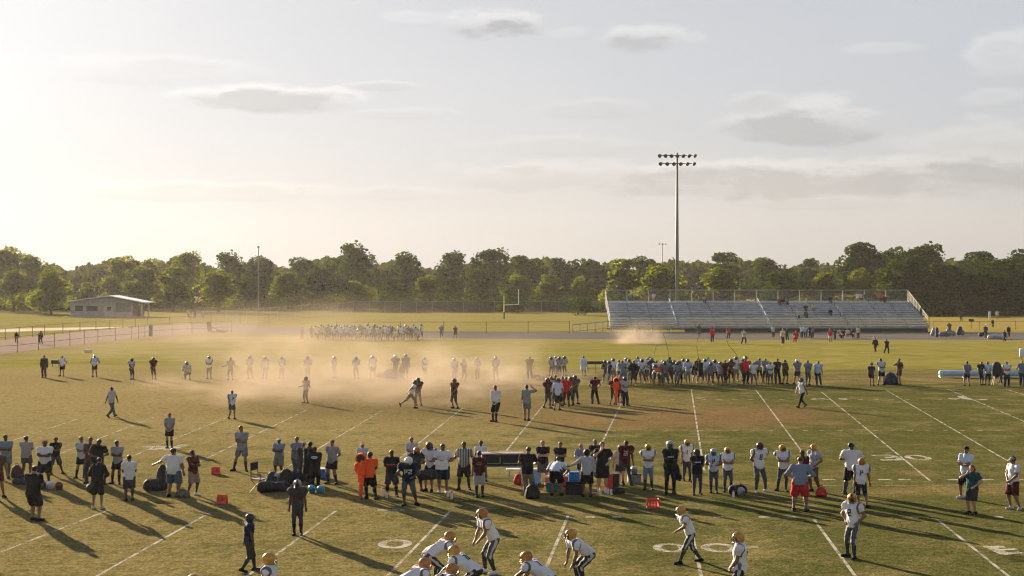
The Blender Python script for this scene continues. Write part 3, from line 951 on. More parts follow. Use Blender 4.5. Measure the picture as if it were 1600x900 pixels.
# ---- far benches and team gear beyond the field
def bench(name, px, py, wpx, label, mat, legm, h=.46, back=False, z2=None, rot=0.0, scale=1.0):
    p = G(px, py); L = wpx / F * p.y
    root = empty(name, p, rot); tag(root, label, 'bench')
    MB().rbox((0, 0, h), (L, .34, .06), .015).build('seat', mat, root)
    if z2: MB().rbox((0, .3, z2), (L, .06, .26), .015).build('backrest', mat, root)
    for x in (-L * .42, 0, L * .42):
        lg = MB().tube([(x, -.14, 0), (x, -.14, h - .03), (x, .14, h - .03), (x, .14, 0)], .025, 6)
        if z2: lg.tube([(x, .16, h - .04), (x, .28, z2 + .1)], .02, 6)
        lg.build('leg', legm, root)
    return root
black_pl = make_mat('black_plastic', (.02, .02, .021), .5)
bench('team_bench', 931, 583, 29, 'dark backed bench on the lawn between players in white and the huddle', black_pl, steel_dark, .45, z2=.88)
bench('team_bench', 1560, 512, 40, 'low pale bench beyond the track at the right end of the field', alu, galv, .6)
bench('team_bench', 878, 486.5, 60, 'white metal bench in front of the far fence left of the bleachers', white_metal, galv, 1.1)
# ================================================================== PEOPLE: shapes
def V3(*a): return np.array(a, dtype=np.float64)
def nrm(v): return v / max(1e-9, np.linalg.norm(v))

def rc(a, b, ra, rb, k=.05, cuts=()):
    return ('rc', np.asarray(a, float), np.asarray(b, float), ra, rb, k, cuts)
def elp(c, fr, r, k=.05, cuts=()):
    return ('el', np.asarray(c, float), np.asarray(fr, float), np.asarray(r, float), k, cuts)

def sdf(prims, P):
    res = None
    for p in prims:
        if p[0] == 'rc':
            _, a, b, ra, rb, k, cuts = p
            ba = (b - a).astype(np.float32)
            pa = P - a.astype(np.float32)
            t = np.clip(pa @ ba / max(1e-9, float(ba @ ba)), 0, 1)
            d = np.linalg.norm(pa - t[:, None] * ba, axis=1) - (ra + (rb - ra) * t)
        else:
            _, c, fr, r, k, cuts = p
            q = (P - c.astype(np.float32)) @ fr.T.astype(np.float32)
            k0 = np.linalg.norm(q / r.astype(np.float32), axis=1)
            k1 = np.linalg.norm(q / (r * r).astype(np.float32), axis=1)
            d = k0 * (k0 - 1) / np.maximum(k1, 1e-6)
        for (q0, n0) in cuts:
            d = np.maximum(d, (P - q0.astype(np.float32)) @ n0.astype(np.float32))
        if res is None:
            res = d
        else:
            h = np.maximum(k - np.abs(res - d), 0) / k
            res = np.minimum(res, d) - h * h * k * .25
    return res

def nets(fn, lo, hi, h):
    n = [int(math.ceil((hi[i] - lo[i]) / h)) + 2 for i in range(3)]
    ax = [lo[i] - h * .5 + h * np.arange(n[i]) for i in range(3)]
    gx, gy, gz = np.meshgrid(*ax, indexing='ij')
    P = np.stack([gx.ravel(), gy.ravel(), gz.ravel()], 1).astype(np.float32)
    v = fn(P).reshape(n).astype(np.float64)
    v[0], v[-1], v[:, 0], v[:, -1], v[:, :, 0], v[:, :, -1] = 1, 1, 1, 1, 1, 1
    ins = v < 0
    cs = [(i, j, k) for i in (0, 1) for j in (0, 1) for k in (0, 1)]
    sl = lambda a, c: a[c[0]:n[0] - 1 + c[0], c[1]:n[1] - 1 + c[1], c[2]:n[2] - 1 + c[2]]
    cnt = sum(sl(ins, c).astype(int) for c in cs)
    act = (cnt > 0) & (cnt < 8)
    I = np.argwhere(act)
    idx = -np.ones(act.shape, int); idx[act] = np.arange(len(I))
    cv = np.stack([v[I[:, 0] + c[0], I[:, 1] + c[1], I[:, 2] + c[2]] for c in cs], 1)
    pos = np.zeros((len(I), 3)); num = np.zeros(len(I))
    for a in range(8):
        for b in range(a + 1, 8):
            if sum(abs(cs[a][q] - cs[b][q]) for q in range(3)) != 1: continue
            m = (cv[:, a] < 0) != (cv[:, b] < 0)
            t = cv[:, a] / np.where(m, cv[:, a] - cv[:, b], 1)
            p = np.array(cs[a], float)[None] + t[:, None] * (np.array(cs[b]) - np.array(cs[a]))[None]
            pos += np.where(m[:, None], p, 0); num += m
    pos = pos / num[:, None] + I
    V = np.array([ax[0][0], ax[1][0], ax[2][0]])[None] + pos * h
    quads = []
    for d in range(3):
        e, f = [(1, 2), (2, 0), (0, 1)][d]
        s0 = [slice(None)] * 3; s1 = [slice(None)] * 3
        s0[d] = slice(0, -1); s1[d] = slice(1, None)
        a, b = ins[tuple(s0)], ins[tuple(s1)]
        E = np.argwhere(a != b)
        E = E[(E[:, e] > 0) & (E[:, f] > 0) & (E[:, e] < n[e] - 1) & (E[:, f] < n[f] - 1)]
        if not len(E): continue
        oe = np.zeros(3, int); oe[e] = 1; of = np.zeros(3, int); of[f] = 1
        g = lambda X: idx[X[:, 0], X[:, 1], X[:, 2]]
        q = np.stack([g(E - oe - of), g(E - of), g(E), g(E - oe)], 1)
        fl = b[E[:, 0], E[:, 1], E[:, 2]]
        q[fl] = q[fl][:, ::-1]
        quads.append(q)
    return V, np.concatenate(quads)

def ik(a, b, l1, l2, hint):
    d = b - a; L = np.linalg.norm(d)
    if L > (l1 + l2) * .999:
        b = a + d / L * (l1 + l2) * .999; d = b - a; L = np.linalg.norm(d)
    x = (l1 * l1 - l2 * l2 + L * L) / (2 * L)
    hgt = math.sqrt(max(0, l1 * l1 - x * x))
    u = d / L
    hn = hint - u * (hint @ u)
    return a + u * x + nrm(hn) * hgt, b

def pose(pel=(0, 0, .95), lean=0, bend=0, headp=0, heady=0, wl=(.27, -.02, .86), wr=(-.27, -.02, .86), fl=(.11, 0, 0, 8), fr=(-.11, 0, 0, -8),
         el=(1, .5, -.2), er=(-1, .5, -.2), kl=(.12, -1, 0), kr=(-.12, -1, 0), hl=None, hr=None, tilt=0, footup=None):
    J = {}
    p = V3(*pel); J['pel'] = p
    a1, a2 = R(lean), R(lean + bend)
    u1 = V3(math.sin(R(tilt)), -math.sin(a1), math.cos(a1)); u1 = nrm(u1)
    u2 = nrm(V3(math.sin(R(tilt)), -math.sin(a2), math.cos(a2)))
    s = V3(1, 0, 0)
    f1, f2 = nrm(np.cross(u1, s)) * -1, nrm(np.cross(u2, s)) * -1      # forward is -Y
    f1, f2 = nrm(np.cross(s, u1)), nrm(np.cross(s, u2))
    if f1[1] > 0 and lean < 80: f1 = -f1
    if f2[1] > 0 and lean + bend < 80: f2 = -f2
    J['u1'], J['u2'], J['f1'], J['f2'], J['s'] = u1, u2, f1, f2, s
    w_ = p + u1 * .17; J['waist'] = w_
    J['chest'] = w_ + u2 * .20
    J['neck'] = w_ + u2 * .40
    for k, sg in (('l', 1), ('r', -1)):
        J['sh' + k] = w_ + u2 * .345 + s * .185 * sg
        J['hip' + k] = p - u1 * .02 + s * .09 * sg
    ah = a2 * .45 + R(headp)
    uh = V3(0, -math.sin(ah), math.cos(ah))
    J['hc'] = J['neck'] + nrm(uh * .75 + u2 * .25) * .165
    fh = V3(0, -math.cos(ah), -math.sin(ah))
    y = R(heady); sh_ = V3(1, 0, 0)
    fh2 = fh * math.cos(y) + sh_ * math.sin(y)
    J['uh'], J['fh'], J['sh'] = uh, fh2, nrm(np.cross(uh, -fh2)) * 1
    if J['sh'][0] < 0 and abs(heady) < 80: J['sh'] = -J['sh']
    for k, wr_, hint, hd in (('l', wl, el, hl), ('r', wr, er, hr)):
        e, b = ik(J['sh' + k], V3(*wr_), .295, .265, V3(*hint))
        J['el' + k], J['wr' + k] = e, b
        J['hd' + k] = nrm(V3(*hd)) if hd is not None else nrm(b - e)
    for k, ft, hint in (('l', fl, kl), ('r', fr, kr)):
        yaw = R(ft[3]); fd = V3(math.sin(yaw), -math.cos(yaw), 0)
        pitch = R(ft[4]) if len(ft) > 4 else 0
        fd = fd * math.cos(pitch) + V3(0, 0, -math.sin(pitch))
        ank = V3(ft[0], ft[1], ft[2] + .085)
        kn, ank2 = ik(J['hip' + k], ank, .445, .425, V3(*hint))
        J['kn' + k], J['an' + k], J['fd' + k] = kn, ank2, fd
        J['fu' + k] = nrm(np.cross(np.cross(fd, V3(0, 0, 1)), fd))
    return J

def mkpose(**k):
    J = pose(**k); J['kw'] = k
    return J
POSES = {
    'stand': mkpose(),
    'apart': mkpose(fl=(.22, 0, 0, 18), fr=(-.22, .03, 0, -18), pel=(0, 0, .93), wl=(-.09, -.21, 1.20), wr=(.09, -.24, 1.17), el=(1, .1, -.4), er=(-1, .1, -.4), hl=(-1, .1, .2), hr=(1, .1, .2)),
    'crossed': mkpose(wl=(-.09, -.21, 1.22), wr=(.09, -.24, 1.19), el=(1, .1, -.4), er=(-1, .1, -.4), hl=(-1, .1, .2), hr=(1, .1, .2), fl=(.13, .02, 0, 14), fr=(-.13, -.03, 0, -14)),
    'hips': mkpose(wl=(.20, -.05, 1.05), wr=(-.20, -.05, 1.05), el=(1, .35, 0), er=(-1, .35, 0), hl=(-.5, -.6, -.5), hr=(.5, -.6, -.5), fl=(.15, 0, 0, 15), fr=(-.15, .02, 0, -15)),
    'behind': mkpose(wl=(.05, .17, 1.02), wr=(-.05, .17, 1.02), el=(1, .3, 0), er=(-1, .3, 0), hl=(-.8, .1, -.5), hr=(.8, .1, -.5), fl=(.17, 0, 0, 14), fr=(-.17, 0, 0, -14), pel=(0, 0, .94)),
    'front': mkpose(wl=(.07, -.20, 1.00), wr=(-.07, -.20, 1.00), el=(1, .4, -.2), er=(-1, .4, -.2), hl=(-.7, -.2, -.4), hr=(.7, -.2, -.4), headp=12),
    'hold': mkpose(wl=(.13, -.30, 1.16), wr=(-.13, -.30, 1.16), el=(1, .3, -.7), er=(-1, .3, -.7), hl=(-.4, -.8, .1), hr=(.4, -.8, .1), headp=18),
    'armup': mkpose(wl=(.24, -.10, .92), wr=(-.25, -.14, 1.66), er=(-1, -.2, -.2), hr=(.6, .2, .8), fl=(.10, -.06, 0, 8), fr=(-.10, .06, 0, -12)),
    'face': mkpose(wl=(.17, -.12, 1.05), wr=(-.06, -.19, 1.50), er=(-1, -.1, -.8), hr=(.3, .2, .9), hl=(-.5, -.5, -.6), headp=6),
    'armout': mkpose(wl=(.62, -.16, 1.16), wr=(-.28, -.05, .88), el=(0, .3, -1), fl=(.14, 0, 0, 14), fr=(-.14, .03, 0, -14)),
    'wide': mkpose(wl=(.52, -.10, 1.12), wr=(-.52, -.10, 1.12), el=(0, .5, -1), er=(0, .5, -1), fl=(.18, 0, 0, 14), fr=(-.18, .03, 0, -14)),
    'walk': mkpose(lean=4, wl=(.27, .16, .90), wr=(-.26, -.22, .95), fl=(.08, -.34, 0, 4, -14), fr=(-.08, .34, .07, -4, 35), pel=(0, 0, .92)),
    'stroll': mkpose(lean=3, wl=(.25, .10, .88), wr=(-.25, -.12, .89), fl=(.08, -.20, 0, 4), fr=(-.08, .20, .03, -4, 18), headp=10, pel=(0, 0, .94)),
    'run': mkpose(lean=20, bend=4, wl=(.26, -.34, 1.10), wr=(-.28, .20, 1.02), el=(.6, .6, -1), er=(-.6, .8, -.2), fl=(.08, .62, .20, 0, 65), fr=(-.07, -.24, 0, 0), pel=(0, 0, .90), kl=(.1, -1, -.5)),
    'qb': mkpose(pel=(0, .12, .90), lean=24, bend=8, headp=-6, wl=(.12, -.34, .88), wr=(-.10, -.36, .86), fl=(.16, .08, 0, 10), fr=(-.16, -.06, 0, -10), el=(1, .4, .2), er=(-1, .4, .2), hl=(-.4, -.5, -.7), hr=(.4, -.5, -.7)),
    'knees': mkpose(pel=(0, .32, .80), lean=48, bend=8, headp=-26, wl=(.20, -.20, .58), wr=(-.20, -.20, .58), fl=(.22, .10, 0, 14), fr=(-.22, .10, 0, -14), el=(1, .3, .3), er=(-1, .3, .3), hl=(0, -.5, -.8), hr=(0, -.5, -.8)),
    'huddle': mkpose(pel=(0, .36, .78), lean=57, bend=8, headp=-14, wl=(.24, -.52, .62), wr=(-.22, -.46, .58), fl=(.22, .12, 0, 14), fr=(-.20, .22, 0, -10), el=(1, .2, .1), er=(-1, .2, .1), hl=(-.2, -.8, -.3), hr=(.2, -.8, -.3)),
    'step': mkpose(pel=(0, .06, .89), lean=20, bend=8, headp=2, wl=(.22, -.42, 1.02), wr=(-.22, .0, .84), fl=(.10, -.30, 0, 8), fr=(-.14, .40, .01, -30, 6), el=(1, .2, -.2), hl=(0, -.7, -.6)),
    'bend': mkpose(pel=(0, .25, .90), lean=58, bend=14, headp=-4, wl=(.20, -.46, .70), wr=(-.20, -.46, .70), fl=(.16, .06, 0, 10), fr=(-.16, .06, 0, -10), el=(1, .2, 0), er=(-1, .2, 0)),
    'lookdown': mkpose(pel=(0, .05, .94), lean=14, bend=8, headp=24, wl=(.16, -.30, 1.06), wr=(-.16, -.30, 1.04), el=(1, .3, -.6), er=(-1, .3, -.6), hl=(-.4, -.6, -.3), hr=(.4, -.6, -.3), fl=(.16, 0, 0, 12), fr=(-.16, .02, 0, -12)),
    'kneel': mkpose(pel=(0, .10, .50), lean=10, fl=(.12, -.30, 0, 5), fr=(-.13, .52, .0, 0, 70), wl=(.18, -.34, .60), wr=(-.20, -.10, .62), kl=(.1, -1, .6), kr=(-.1, -.6, -1), el=(1, .3, 0)),
    'sit': mkpose(pel=(0, .10, .55), lean=12, bend=8, fl=(.13, -.42, .02, 8), fr=(-.13, -.40, .02, -8), wl=(.13, -.30, .66), wr=(-.13, -.30, .66), kl=(.1, -.6, 1), kr=(-.1, -.6, 1), el=(1, .3, -.4), er=(-1, .3, -.4), hl=(-.4, -.6, -.4), hr=(.4, -.6, -.4)),
}
# the same stances with the weight shifted and the head turned
VARIED = ['stand', 'crossed', 'hips', 'behind', 'front', 'hold', 'apart', 'lookdown']
def shifted(nm, dx, dy, hy, hp, tl):
    k = dict(POSES[nm]['kw'])
    p = k.get('pel', (0, 0, .95)); k['pel'] = (p[0] + dx, p[1], p[2] - .012)
    fl = k.get('fl', (.11, 0, 0, 8)); fr = k.get('fr', (-.11, 0, 0, -8))
    k['fl'] = (fl[0] + (.05 if dx < 0 else 0), fl[1] - dy, 0, fl[3] + (22 if dx < 0 else 2))
    k['fr'] = (fr[0] - (.05 if dx > 0 else 0), fr[1] + dy * .6, 0, fr[3] - (22 if dx > 0 else 2))
    k['heady'] = hy; k['headp'] = k.get('headp', 0) + hp; k['tilt'] = tl
    for w_ in ('wl', 'wr'):
        if w_ in k: k[w_] = (k[w_][0] + dx * .8, k[w_][1], k[w_][2] - .01)
    return mkpose(**k)
for nm in VARIED:
    POSES[nm + ' b'] = shifted(nm, .05, .10, 32, 4, -3)
    POSES[nm + ' c'] = shifted(nm, -.055, -.07, -28, 10, 3.5)
COARSE = set()

def frame(s, f, u): return np.stack([s, f, u])

def body_prims(J):
    s, u1, u2, f1, f2 = J['s'], J['u1'], J['u2'], J['f1'], J['f2']
    A, B = frame(s, f1, u1), frame(s, f2, u2)
    out = [elp(J['pel'], A, (.165, .118, .135), .06), elp(J['waist'] - u1 * .01, A, (.142, .102, .15), .07), elp(J['chest'] + u2 * .03, B, (.172, .120, .19), .06),
           rc(J['shl'] + u2 * .0, J['shr'], .062, .062, .05), rc(J['neck'] - u2 * .05, J['hc'] - J['uh'] * .06, .062, .052, .04)]
    for k in 'lr':
        sh, e, w_ = J['sh' + k], J['el' + k], J['wr' + k]
        out += [rc(sh, e, .060, .043, .05), rc(e, w_, .044, .028, .03), rc(e + (w_ - e) * .15, e + (w_ - e) * .4, .046, .040, .03), rc(w_, w_ + J['hd' + k] * .075, .030, .034, .02)]
        hp, kn, an = J['hip' + k], J['kn' + k], J['an' + k]
        back = -J['f1'] * .012
        out += [rc(hp, kn, .092, .058, .05), rc(kn, an, .055, .037, .03), rc(kn + (an - kn) * .18 + back, kn + (an - kn) * .42 + back, .060, .050, .03)]
        fd, fu = J['fd' + k], J['fu' + k]
        out += [rc(an - fu * .045 - fd * .035, an - fu * .055 + fd * .13, .036, .028, .03)]
    H = frame(J['sh'], J['fh'], J['uh'])
    hc, fh, uh, sh_ = J['hc'], J['fh'], J['uh'], J['sh']
    out += [elp(hc + uh * .025 - fh * .008, H, (.074, .094, .088), .03), elp(hc - uh * .045 + fh * .02, H, (.056, .066, .072), .03),
            rc(hc + fh * .088 + uh * .005, hc + fh * .104 - uh * .024, .010, .015, .02), rc(hc + fh * .078 - uh * .085, hc + fh * .07 - uh * .09, .02, .02, .02),
            rc(hc + sh_ * .072 - uh * .005, hc + sh_ * .080 + uh * .02 - fh * .01, .014, .017, .01), rc(hc - sh_ * .072 - uh * .005, hc - sh_ * .080 + uh * .02 - fh * .01, .014, .017, .01)]
    return out

def arms(J, r0, r1, r2, frac, full=False, k=.05):
    out = []
    for q in 'lr':
        sh, e, w_ = J['sh' + q], J['el' + q], J['wr' + q]
        if not full:
            d = nrm(e - sh)
            out.append(rc(sh, e, r0, r1, k, ((sh + (e - sh) * frac, d),)))
        else:
            d = nrm(w_ - e)
            out.append(rc(sh, e, r0, r1, k)); out.append(rc(e, w_, r1, r2, .03, ((e + (w_ - e) * .93, d),)))
    return out

def garment(J, kind):
    s, u1, u2, f1, f2 = J['s'], J['u1'], J['u2'], J['f1'], J['f2']
    A, B = frame(s, f1, u1), frame(s, f2, u2)
    pel, wa, ch, nk = J['pel'], J['waist'], J['chest'], J['neck']
    hem = lambda z: ((pel + u1 * z, -u1),)
    if kind in ('tee', 'sweater'):
        out = [elp(pel + u1 * .02, A, (.205, .160, .36), .06, hem(-.10)), elp(wa, A, (.180, .140, .22), .07, hem(-.10)), elp(ch + u2 * .02, B, (.195, .142, .20), .06),
               rc(J['shl'] + u2 * .004, J['shr'] + u2 * .004, .078, .078, .05), rc(nk - u2 * .06, nk - u2 * .01, .085, .070, .04)]
        out += arms(J, .083, .078, 0, .72) if kind == 'tee' else arms(J, .082, .062, .046, 1, True)
    elif kind == 'jersey':
        out = [elp(pel + u1 * .02, A, (.192, .150, .34), .06, hem(-.07)), elp(wa, A, (.172, .136, .22), .07, hem(-.07)), elp(ch + u2 * .03, B, (.215, .165, .185), .06),
               rc(J['shl'] + u2 * .045 + s * .02, J['shr'] + u2 * .045 - s * .02, .098, .098, .05), rc(nk - u2 * .06, nk - u2 * .0, .10, .082, .04)]
        for q, sg in (('l', 1), ('r', -1)):
            out.append(elp(J['sh' + q] + s * .045 * sg + u2 * .015, B, (.112, .125, .098), .04))
        out += arms(J, .098, .080, 0, .55)
    elif kind == 'coat':
        low = .46
        out = [elp(ch, B, (.235, .19, .25), .06), elp(wa, A, (.22, .18, .25), .07), rc(J['shl'], J['shr'], .092, .092, .06), rc(nk - u2 * .06, nk + u2 * .03, .10, .085, .05),
               rc(pel + u1 * .15, pel - u1 * low, .205, .235, .06, ((pel - u1 * (low - .02), -u1),))]
        out += arms(J, .10, .085, .065, 1, True)
    elif kind == 'jacket':
        out = [elp(pel + u1 * .0, A, (.218, .175, .42), .06, hem(-.14)), elp(wa, A, (.198, .162, .24), .07, hem(-.14)), elp(ch + u2 * .02, B, (.215, .165, .21), .06),
               rc(J['shl'], J['shr'], .092, .092, .05), rc(nk - u2 * .06, nk + u2 * .02, .095, .082, .04)] + arms(J, .095, .078, .058, 1, True)
    elif kind in ('shorts', 'longshorts', 'pants', 'trousers'):
        r0, r1, fr_, pad = {'shorts': (.122, .108, .72, .020), 'longshorts': (.128, .112, 1.0, .024), 'pants': (.108, .074, 1, .014), 'trousers': (.112, .086, 1, .020)}[kind]
        top = ((pel + u1 * .13, u1),)
        out = [elp(pel + u1 * .01, A, (.165 + pad, .120 + pad, .15), .05, top), elp(wa - u1 * .06, A, (.150 + pad, .108 + pad, .14), .05, top)]
        for q in 'lr':
            h, kn, an = J['hip' + q], J['kn' + q], J['an' + q]
            if kind in ('shorts', 'longshorts'):
                out.append(rc(h, kn, r0, r1, .03, ((h + (kn - h) * fr_, nrm(kn - h)),)))
            elif kind == 'pants':
                out.append(rc(h, kn, r0, r1, .04)); out.append(rc(kn, kn + (an - kn) * .26, .073, .064, .03, ((kn + (an - kn) * .24, nrm(an - kn)),)))
                out.append(rc(h + (kn - h) * .35 + f1 * .022, h + (kn - h) * .7 + f1 * .02, .080, .07, .04))
            else:
                out.append(rc(h, kn, r0, r1, .04)); out.append(rc(kn, an, .086, .072, .04, ((kn + (an - kn) * .97, nrm(an - kn)),)))
    elif kind[:4] == 'sock':
        q = kind[4]
        kn, an = J['kn' + q], J['an' + q]
        d = nrm(an - kn)
        back = -f1 * .012
        out = [rc(kn + d * .1, an, .062, .045, .03, ((kn + d * .12, -d),)), rc(kn + (an - kn) * .25 + back, kn + (an - kn) * .42 + back, .067, .056, .03)]
    elif kind[:4] == 'shoe':
        q = kind[4]
        an, fd, fu = J['an' + q], J['fd' + q], J['fu' + q]
        sole = ((an - fu * .088, -fu),)
        out = [rc(an - fu * .045 - fd * .05, an - fu * .055 + fd * .15, .052, .045, .03, sole), rc(an - fu * .03, an + fu * .02, .054, .050, .03, ((an + fu * .025, fu),))]
    return out

def bounds(prims):
    lo = np.full(3, 9.0); hi = np.full(3, -9.0)
    for p in prims:
        if p[0] == 'rc':
            r = max(p[3], p[4]) + .03
            for q in (p[1], p[2]): lo = np.minimum(lo, q - r); hi = np.maximum(hi, q + r)
        else:
            r = float(p[3].max()) + .03
            lo = np.minimum(lo, p[1] - r); hi = np.maximum(hi, p[1] + r)
    return lo, hi

skin_default = make_mat('skin', (.2, .11, .07), .6)
eye_m = make_mat('eye_dark', (.012, .010, .010), .4)
CACHE = {}
def hands_into(mb, J):
    """five separate fingers on each hand, rooted in the palm"""
    for k in 'lr':
        w_, hd = J['wr' + k], J['hd' + k]
        sg = 1 if k == 'l' else -1
        side = nrm(np.cross(hd, J['f2'] if abs(hd @ J['f2']) < .8 else J['u2'])) * sg
        pal = nrm(np.cross(side, hd))
        base = w_ + hd * .078
        for i, (off, ln) in enumerate([(-.026, .068), (-.009, .078), (.009, .073), (.025, .058)]):
            a = base + side * off
            b = a + hd * ln * .55 + pal * .008
            c = a + hd * ln * .92 + pal * .034
            mb.tube([a - hd * .02, a + hd * .01, b, c], [.0095, .0095, .0085, .006], 5)
        a = w_ + hd * .03 - side * .03
        mb.tube([a, a + hd * .028 - side * .022 + pal * .012, a + hd * .055 - side * .026 + pal * .028], [.012, .0105, .007], 5)

def get_mesh(pname, kind):
    key = (pname, kind)
    if key in CACHE: return CACHE[key]
    J = POSES[pname]
    prims = body_prims(J) if kind == 'body' else garment(J, kind)
    lo, hi = bounds(prims)
    h = .021 if kind == 'body' else (.014 if kind[:4] in ('shoe', 'sock') else .024)
    if kind == 'body' or kind[:4] in ('shoe', 'sock'):
        fn = lambda P: sdf(prims, P)
    else:
        # loose cloth hangs in folds
        fn = lambda P: sdf(prims, P) + .0075 * (np.sin(P[:, 0] * 31 + P[:, 2] * 13 + 2 * np.sin(P[:, 2] * 17)) * np.sin(P[:, 2] * 21 + P[:, 1] * 27)) + .004 * np.sin(P[:, 0] * 60 + P[:, 2] * 25)
    V, Q = nets(fn, lo, hi, h)
    if kind == 'body':
        mb = MB(); mb.add(V.tolist(), Q.tolist())
        hands_into(mb, J)
        n = len(mb.F)
        for sg in (-1, 1):
            c = J['hc'] + J['fh'] * .084 + J['uh'] * .012 + J['sh'] * .03 * sg
            mb.ball(c, .0125, 1, 6)
        c = J['hc'] + J['fh'] * .086 - J['uh'] * .052
        mb.ball(c, (.022, .008, .006), 1, 6)
        me = mb.mesh('body', [skin_default, eye_m], True)
    else:
        me = mesh_from(kind, V, Q.tolist(), [skin_default], None, True)
    CACHE[key] = me
    return me

# ---- head gear in head space (origin head centre, -Y forward)
I3 = np.eye(3)
def head_mesh(kind):
    key = ('head', kind)
    if key in CACHE: return CACHE[key]
    F_ = V3(0, -1, 0); U = V3(0, 0, 1)
    if kind == 'helmet':
        outer = [elp((0, .008, .028), I3, (.128, .150, .132), .02), elp((0, -.0, -.05), I3, (.112, .120, .085), .05)]
        def fn(P):
            d = sdf(outer, P)
            face = np.maximum(np.maximum(P[:, 1] + .058, np.abs(P[:, 0]) - .092), np.maximum(P[:, 2] - .048, -.2 - P[:, 2]))
            d = np.maximum(d, -face)
            return np.maximum(d, -(P[:, 2] + .118))
        V, Q = nets(fn, (-.16, -.18, -.16), (.16, .19, .19), .011)
        me = mesh_from('helmet', V, Q.tolist(), [skin_default], None, True)
    elif kind == 'mask':
        mb = MB()
        for z, fw in ((-.020, .152), (-.058, .160), (-.095, .150)):
            mb.tube([(-.105, -.05, z + .01), (-.085, -.115, z), (-.04, -fw, z), (.04, -fw, z), (.085, -.115, z), (.105, -.05, z + .01)], .0075, 5)
        for x in (-.036, .036):
            mb.tube([(x, -.145, .045), (x, -.160, -.02), (x, -.152, -.098)], .0075, 5)
        me = mb.mesh('face_mask', [skin_default])
    elif kind == 'stripe':
        V, Fc = [], []
        for i in range(15):
            a = R(-38 + i * 14)
            for x in (-.020, .020):
                V.append((x, .008 - math.cos(a) * .1525, .028 + math.sin(a) * .1345))
        for i in range(14): Fc.append((2 * i, 2 * i + 1, 2 * i + 3, 2 * i + 2))
        me = mesh_from('stripe', V, Fc, [skin_default])
    elif kind == 'cap':
        cr = [elp((0, .004, .042), I3, (.086, .104, .080), .01, ((V3(0, 0, .036), -U),)), elp((0, -.105, .042), I3, (.070, .082, .011), .02)]
        V, Q = nets(lambda P: sdf(cr, P), (-.12, -.21, .0), (.12, .13, .15), .009)
        me = mesh_from('cap', V, Q.tolist(), [skin_default], None, True)
    elif kind == 'beanie':
        cr = [elp((0, .004, .030), I3, (.090, .108, .104), .01, ((V3(0, 0, .022), -U),)), ]
        V, Q = nets(lambda P: sdf(cr, P), (-.12, -.14, .0), (.12, .14, .16), .010)
        me = mesh_from('beanie', V, Q.tolist(), [skin_default], None, True)
    else:
        big = .10 if kind == 'bushy' else 0.0
        cr = [elp((0, .014, .030), I3, (.083 + big * .4, .102 + big * .35, .096 + big * .4), .02, ((V3(0, -.045, .04), nrm(V3(0, -.86, -.5))),))]
        if kind == 'longhair': cr.append(elp((0, .07, -.06), I3, (.085, .05, .13), .04))
        V, Q = nets(lambda P: sdf(cr, P), (-.15, -.16, -.22), (.15, .19, .2), .012)
        me = mesh_from('hair', V, Q.tolist(), [skin_default], None, True)
    CACHE[key] = me
    return me

# ---- cloth colours
CL = {}
def cloth(col, name):
    m, t = new_mat('cloth_' + name)
    out = t.n('ShaderNodeOutputMaterial'); b = t.n('ShaderNodeBsdfPrincipled')
    b.inputs['Roughness'].default_value = .92; b.inputs['Specular IOR Level'].default_value = .15
    tc = t.n('ShaderNodeTexCoord'); oi = t.n('ShaderNodeObjectInfo')
    v = t.n('ShaderNodeVectorMath', operation='ADD'); t.l(tc.outputs['Object'], v.inputs[0])
    cb = t.n('ShaderNodeCombineXYZ'); t.l(t.math('MULTIPLY', oi.outputs['Random'], 9.0), cb.inputs[0]); t.l(cb.outputs[0], v.inputs[1])
    fold = t.noise(v.outputs[0], 7.0, 3, .55, dist=.8)
    stain = t.noise(v.outputs[0], 3.2, 3, .6)
    c = t.mix(t.smooth(stain, .38, .72, 0, .30), col, tuple(x * .55 + .02 for x in col))
    c = t.mix(t.math('MULTIPLY', oi.outputs['Random'], .22), c, t.mix(1.0, c, (.72, .74, .78), 'MULTIPLY'))
    t.l(c, b.inputs['Base Color'])
    bn = t.n('ShaderNodeBump'); bn.inputs['Strength'].default_value = .55; bn.inputs['Distance'].default_value = .03
    t.l(fold, bn.inputs['Height']); t.l(bn.outputs[0], b.inputs['Normal'])
    t.l(b.outputs[0], out.inputs[0])
    return m
PAL = {'white': (.58, .58, .60), 'gray': (.235, .245, .265), 'lightgray': (.36, .37, .40), 'black': (.016, .016, .018), 'navy': (.018, .026, .055), 'dark': (.045, .047, .050),
       'maroon': (.075, .016, .018), 'brown': (.10, .055, .038), 'red': (.46, .030, .030), 'orange': (.74, .105, .03), 'tan': (.24, .18, .125), 'khaki': (.17, .15, .115),
       'steel': (.15, .19, .25), 'bluegray': (.17, .205, .26), 'lightblue': (.36, .50, .68), 'paleblue': (.50, .58, .68), 'charcoal': (.075, .080, .088), 'midgray': (.13, .135, .15),
       'teal': (.02, .075, .085), 'gold': (.46, .24, .055), 'silver': (.30, .30, .31), 'cream': (.55, .48, .38), 'camo': (.09, .095, .06), 'green': (.03, .08, .05),
       'jeans': (.07, .10, .16), 'bronze': (.36, .15, .055)}
for k_, c_ in PAL.items(): CL[k_] = cloth(c_, k_)
m, t = new_mat('cloth_striped')
out = t.n('ShaderNodeOutputMaterial'); b = t.n('ShaderNodeBsdfPrincipled'); b.inputs['Roughness'].default_value = .9
tc = t.n('ShaderNodeTexCoord'); s = t.n('ShaderNodeSeparateXYZ'); t.l(tc.outputs['Object'], s.inputs[0])
st = t.math('LESS_THAN', t.math('FRACT', t.math('MULTIPLY', s.outputs[0], 11.0)), .5)
t.l(t.mix(st, (.07, .07, .072), (.27, .265, .265)), b.inputs['Base Color']); t.l(b.outputs[0], out.inputs[0])
